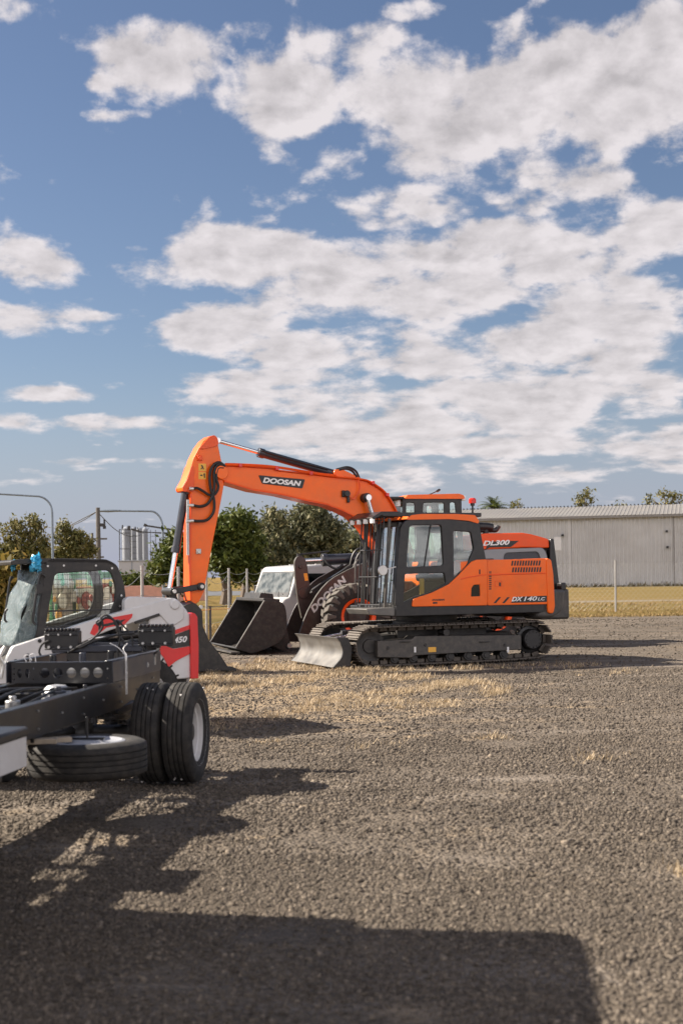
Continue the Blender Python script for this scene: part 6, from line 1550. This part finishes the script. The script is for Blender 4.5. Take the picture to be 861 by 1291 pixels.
def pick(c, k=1.):
    v = np.sin(c[:, 0]*1.7+1.1)*np.sin(c[:, 1]*1.1+.3*c[:, 0])+.6*np.sin(c[:, 0]*3.9-c[:, 1]*2.3); return c[v > k]
c1 = np.concatenate([pick(spots(1500, -4, 2.2, 17.5, 25.2), .1), spots(60, -2.6, -1.0, 24.2, 27), spots(70, -1.7, .2, 25, 28.5), pick(spots(160, -1, 5, 17, 25), .9), spots(40, -.6, 4.5, 24.4, 25.4), pick(spots(160, -3.4, .5, 13.5, 17.5), .5)])
c1 = np.concatenate([c1]+[np.array([[gpt(px, py).x, gpt(px, py).y]])+RNG.normal(size=(k_, 2))*.07 for px, py, k_ in ((848, 1092, 2), (745, 955, 3), (620, 930, 3))])
bl = blades('dry_grass', c1, 26, RNG.uniform(.03, .09, len(c1)), RNG.uniform(.05, .22, len(c1)), M['straw']); tag(bl, 'flattened dry straw grass growing through the gravel', 'grass', kind='stuff')
c2 = np.concatenate([spots(1500, -12, -3.3, 32, 48), np.stack([np.linspace(-1, 22, 260), 52+RNG.normal(size=260)*.5], 1), spots(700, 2, 22, 52.5, 74), spots(300, -3.4, 1, 48, 60)])
b2 = blades('paddock_grass', c2, 22, RNG.uniform(.03, .13, len(c2)), RNG.uniform(.12, .5, len(c2)), M['paddock']); tag(b2, 'straw coloured grass tufts over the paddock', 'grass', kind='stuff')
c3 = np.concatenate([np.stack([t0, 0*t0], 1) for t0 in [np.linspace(0, 1, 200)]]); c3 = np.stack([A.x+(B.x-A.x)*c3[:, 0]-.8+RNG.normal(size=200)*.3, A.y+(B.y-A.y)*c3[:, 0]-1.2], 1)
M['weed'] = leafmat('weeds', (0.0216, 0.0216, 0.0081), (0.0595, 0.0487, 0.0189), (0.1191, 0.0866, 0.0379))
b3 = blades('weeds', c3, 24, RNG.uniform(.15, .55, 200), RNG.uniform(.3, .7, 200), M['weed']); tag(b3, 'weeds along the foot of the shed wall', 'weeds', kind='stuff')
# ================================================================== LIGHT, SKY, CAMERA
EL = R(37); SDX, SDY = 1.0, -.24                     # shadows fall to the right
n_ = math.hypot(SDX, SDY); sdir = Vector((SDX/n_*math.cos(EL), SDY/n_*math.cos(EL), -math.sin(EL)))
sl = bpy.data.lights.new('sun', 'SUN'); sl.energy = 5.0; sl.angle = R(.5); sl.color = (1., .90, .77)
so_ = bpy.data.objects.new('sun', sl); COL.objects.link(so_); so_.rotation_euler = sdir.to_track_quat('-Z', 'Y').to_euler()
w = bpy.data.worlds.new('World'); sc.world = w; w.use_nodes = True; nt = w.node_tree; bg = nt.nodes['Background']
sky = N(nt, 'ShaderNodeTexSky'); sky.sky_type = 'NISHITA'; sky.sun_disc = False; sky.sun_elevation = EL; sky.sun_rotation = math.atan2(-SDX, -SDY); sky.altitude = 100; sky.air_density = 1.0; sky.dust_density = .6; sky.ozone_density = 1.6
tc = N(nt, 'ShaderNodeTexCoord'); D = tc.outputs['Generated']
def m2(op, a, b=None, c=None, clamp=False):
    n = N(nt, 'ShaderNodeMath', operation=op); n.use_clamp = clamp
    for i, v in enumerate((a, b, c)):
        if v is None: continue
        if isinstance(v, (int, float)): n.inputs[i].default_value = v
        else: nt.links.new(v, n.inputs[i])
    return n.outputs[0]
sx = N(nt, 'ShaderNodeSeparateXYZ'); nt.links.new(D, sx.inputs[0]); dx, dy, dz = sx.outputs
hor = m2('SQRT', m2('ADD', m2('MULTIPLY', dx, dx), m2('MULTIPLY', dy, dy)))
az = m2('ARCTAN2', dx, dy); el = m2('DIVIDE', dz, m2('MAXIMUM', hor, .001))
# cloud layer: a flat sheet seen in perspective
pz = m2('ADD', m2('MAXIMUM', dz, 0.0), .055)
cv = N(nt, 'ShaderNodeCombineXYZ'); nt.links.new(m2('DIVIDE', dx, pz), cv.inputs[0]); nt.links.new(m2('DIVIDE', dy, pz), cv.inputs[1])
def fbm(vec, s, det, ro, dist=0., off=(0, 0, 0)):
    mp = N(nt, 'ShaderNodeMapping'); mp.inputs['Location'].default_value = off; nt.links.new(vec, mp.inputs['Vector'])
    n = N(nt, 'ShaderNodeTexNoise', Scale=s, Detail=det, Roughness=ro, Distortion=dist); nt.links.new(mp.outputs[0], n.inputs['Vector']); return n.outputs[0]
# where the cloud banks stand (azimuth, slope, half widths, weight), directions in the world
def ang(px, py): d = ray(px, py); return math.atan2(d[0], d[1]), d[2]/math.hypot(d[0], d[1])
banks = [  # px, py, rx, ry, weight
 (195, 65, 85, 50, 1), (300, 40, 45, 22, 0.55), (130, 103, 22, 14, 0.7), (65, 105, 32, 22, 0.45), (155, 146, 40, 9, 0.6), (10, 12, 25, 18, 0.6), (365, 120, 80, 60, 1), (440, 60, 90, 40, 0.8), (560, 130, 150, 80, 1.15), (740, 120, 150, 90, 1.15), (720, 210, 110, 45, 0.85), (640, 40, 40, 30, 0.7), (820, 40, 80, 45, 0.9), (440, 195, 45, 35, 0.6), (530, 15, 50, 15, 0.7), (310, 325, 107.7, 41.9, 1.1), (430, 350, 133.4, 54.9, 0.95), (500, 265, 97.5, 31.9, 0.95), (610, 300, 71.8, 27.9, 0.95), (740, 320, 123.1, 39.9, 1), (840, 290, 61.6, 39.9, 0.95), (560, 370, 123.1, 44.9, 1), (780, 390, 123.1, 54.9, 0.95), (270, 415, 71.8, 33.9, 1.05), (370, 445, 112.9, 27.9, 0.95), (520, 440, 133.4, 44.9, 0.9), (670, 445, 123.1, 44.9, 0.95), (310, 497, 92.3, 19.9, 0.85), (420, 510, 123.1, 39.9, 0.8), (620, 520, 205.2, 49.9, 0.9), (800, 520, 92.3, 49.9, 0.75), (480, 560, 133.4, 34.9, 0.7), (720, 590, 153.9, 27.9, 0.65), (560, 600, 143.6, 19.9, 0.65), (700, 490, 164.2, 27.9, 1), (560, 535, 133.4, 23.9, 1), (820, 560, 82.1, 27.9, 0.9), (400, 545, 102.6, 21.9, 0.9), (660, 560, 133.4, 19.9, 0.95), (350, 475, 92.3, 16, 0.95), (480, 330, 153.9, 39.9, 1), (660, 250, 60, 22, 0.7), (780, 445, 61.6, 27.9, 1), (35, 330, 65, 32, 1), (20, 405, 45, 24, 0.95), (110, 398, 40, 8, 0.5), (65, 497, 55, 11, 0.8), (55, 466, 30, 7, 0.55), (130, 533, 95, 11, 0.75), (20, 530, 35, 9, 0.6), (145, 486, 20, 7, 0.45), (130, 582, 90, 5, 0.5), (180, 313, 30, 7, 0.55), (180, 590, 60, 6, 0.4), (20, 610, 60, 6, 0.4), (90, 295, 30, 10, 0.4)]
tot = None
for px, py, rx, ry, wt in banks:
    a0, e0 = ang(px, py)
    u = m2('MULTIPLY', m2('SUBTRACT', az, a0), F/rx); v = m2('MULTIPLY', m2('SUBTRACT', el, e0), F/ry)
    q = m2('MULTIPLY_ADD', u, u, m2('MULTIPLY', v, v)); g_ = m2('MULTIPLY', m2('DIVIDE', 1., m2('MULTIPLY_ADD', q, q, 1.)), wt)
    tot = g_ if tot is None else m2('MAXIMUM', tot, g_)
# elsewhere in the sky: broken cloud of the same sort
gen = m2('MULTIPLY', fbm(cv.outputs[0], .5, 2., .5), .75)
infr = m2('MULTIPLY', m2('LESS_THAN', m2('ABSOLUTE', az), .30), m2('LESS_THAN', el, .45))
cov = m2('ADD', m2('MULTIPLY', tot, infr), m2('MULTIPLY', gen, m2('SUBTRACT', 1., infr)))
av = N(nt, 'ShaderNodeCombineXYZ'); nt.links.new(az, av.inputs[0]); nt.links.new(m2('MULTIPLY', m2('LOGARITHM', m2('MAXIMUM', m2('ADD', el, .07), .01), math.e), .50), av.inputs[1])
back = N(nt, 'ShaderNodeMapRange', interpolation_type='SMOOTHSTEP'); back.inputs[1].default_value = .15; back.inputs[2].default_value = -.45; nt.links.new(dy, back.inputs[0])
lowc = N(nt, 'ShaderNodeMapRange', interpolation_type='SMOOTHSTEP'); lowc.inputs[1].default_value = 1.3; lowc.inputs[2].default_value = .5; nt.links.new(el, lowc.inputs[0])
fill_bank = m2('MULTIPLY', back.outputs[0], lowc.outputs[0])          # extra bright low cloud added behind the camera to fill shaded sides
cov = m2('MULTIPLY_ADD', fill_bank, .35, cov)
def puff(off):
    mp = N(nt, 'ShaderNodeMapping'); mp.inputs['Location'].default_value = off; nt.links.new(av.outputs[0], mp.inputs['Vector'])
    dn = N(nt, 'ShaderNodeTexNoise', Scale=22., Detail=5., Roughness=.6); nt.links.new(mp.outputs[0], dn.inputs['Vector'])
    wv = N(nt, 'ShaderNodeVectorMath', operation='MULTIPLY_ADD'); nt.links.new(dn.outputs['Color'], wv.inputs[0]); wv.inputs[1].default_value = (.07,)*3; nt.links.new(mp.outputs[0], wv.inputs[2])
    v = N(nt, 'ShaderNodeTexVoronoi', Scale=17., feature='SMOOTH_F1'); v.inputs['Smoothness'].default_value = .35; nt.links.new(wv.outputs[0], v.inputs['Vector'])
    v2 = N(nt, 'ShaderNodeTexVoronoi', Scale=45., feature='SMOOTH_F1'); v2.inputs['Smoothness'].default_value = .3; nt.links.new(wv.outputs[0], v2.inputs['Vector'])
    return m2('SUBTRACT', 1., m2('ADD', m2('MULTIPLY', v.outputs['Distance'], .75), m2('MULTIPLY', v2.outputs['Distance'], .30)))
def density(off):
    f2 = fbm(av.outputs[0], 15., 10., .62, .2, off); f3 = fbm(av.outputs[0], 60., 6., .62, 0., off)
    f = m2('ADD', m2('MULTIPLY', f2, .85), m2('ADD', m2('MULTIPLY', f3, .28), m2('MULTIPLY', puff(off), .50)))
    return m2('ADD', m2('MULTIPLY', m2('SUBTRACT', f, .83), 2.6), m2('MULTIPLY', cov, 1.18))
d0 = density((0, 0, 0)); d1 = density((.010, -.012, 0))
al = N(nt, 'ShaderNodeMapRange', interpolation_type='SMOOTHSTEP'); al.inputs[1].default_value = .32; al.inputs[2].default_value = .96; nt.links.new(d0, al.inputs[0])
# bright edges towards the sun, greyer where the sheet is thick
th = m2('SUBTRACT', 1., m2('MULTIPLY', m2('SUBTRACT', d0, .85, clamp=True), .17)); ed = m2('MULTIPLY', m2('SUBTRACT', d0, d1), .42)
sh = m2('ADD', th, ed); shc = m2('MINIMUM', m2('MAXIMUM', sh, .70), 1.12)
CLOUD = (5.4, 5.04, 5.1)
cc = N(nt, 'ShaderNodeVectorMath', operation='SCALE'); cc.inputs[0].default_value = CLOUD; nt.links.new(m2('MULTIPLY', shc, m2('MULTIPLY_ADD', fill_bank, 1.9, 1.)), cc.inputs['Scale'])
KS = 1.0
ss = N(nt, 'ShaderNodeVectorMath', operation='MULTIPLY'); nt.links.new(sky.outputs[0], ss.inputs[0]); ss.inputs[1].default_value = (SKYK*1.0, SKYK*.98, SKYK*1.06)
hz = N(nt, 'ShaderNodeMapRange', interpolation_type='SMOOTHSTEP'); hz.inputs[1].default_value = .16; hz.inputs[2].default_value = -.02; hz.inputs[3].default_value = 0.; hz.inputs[4].default_value = .88; nt.links.new(el, hz.inputs[0])
base = mixc(nt, hz.outputs[0], ss.outputs[0], (2.75, 2.98, 4.0))
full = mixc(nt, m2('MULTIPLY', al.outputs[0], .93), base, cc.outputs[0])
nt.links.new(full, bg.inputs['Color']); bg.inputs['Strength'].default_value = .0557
cam = bpy.data.cameras.new('camera'); co = bpy.data.objects.new('camera', cam); COL.objects.link(co); sc.camera = co
cam.sensor_fit = 'VERTICAL'; cam.sensor_height = 36.; cam.sensor_width = 24.; cam.lens = F/1291*36; cam.shift_y = (HY-645.5)/1291; cam.clip_start = .1; cam.clip_end = 9000
co.matrix_world = Matrix.Translation((0, 0, H)) @ Matrix.Rotation(R(90), 4, 'X') @ Matrix.Rotation(-RHO, 4, 'Z')
cam.dof.use_dof = True; cam.dof.focus_distance = 26; cam.dof.aperture_fstop = 2.8
sc.view_settings.view_transform = 'Standard'; sc.view_settings.look = 'None'; sc.view_settings.gamma = 1.; sc.view_settings.exposure = EXPO
sc.render.engine = 'CYCLES'; sc.cycles.use_denoising = True; sc.cycles.max_bounces = 8; sc.cycles.transparent_max_bounces = 24; sc.cycles.caustics_reflective = False; sc.cycles.caustics_refractive = False
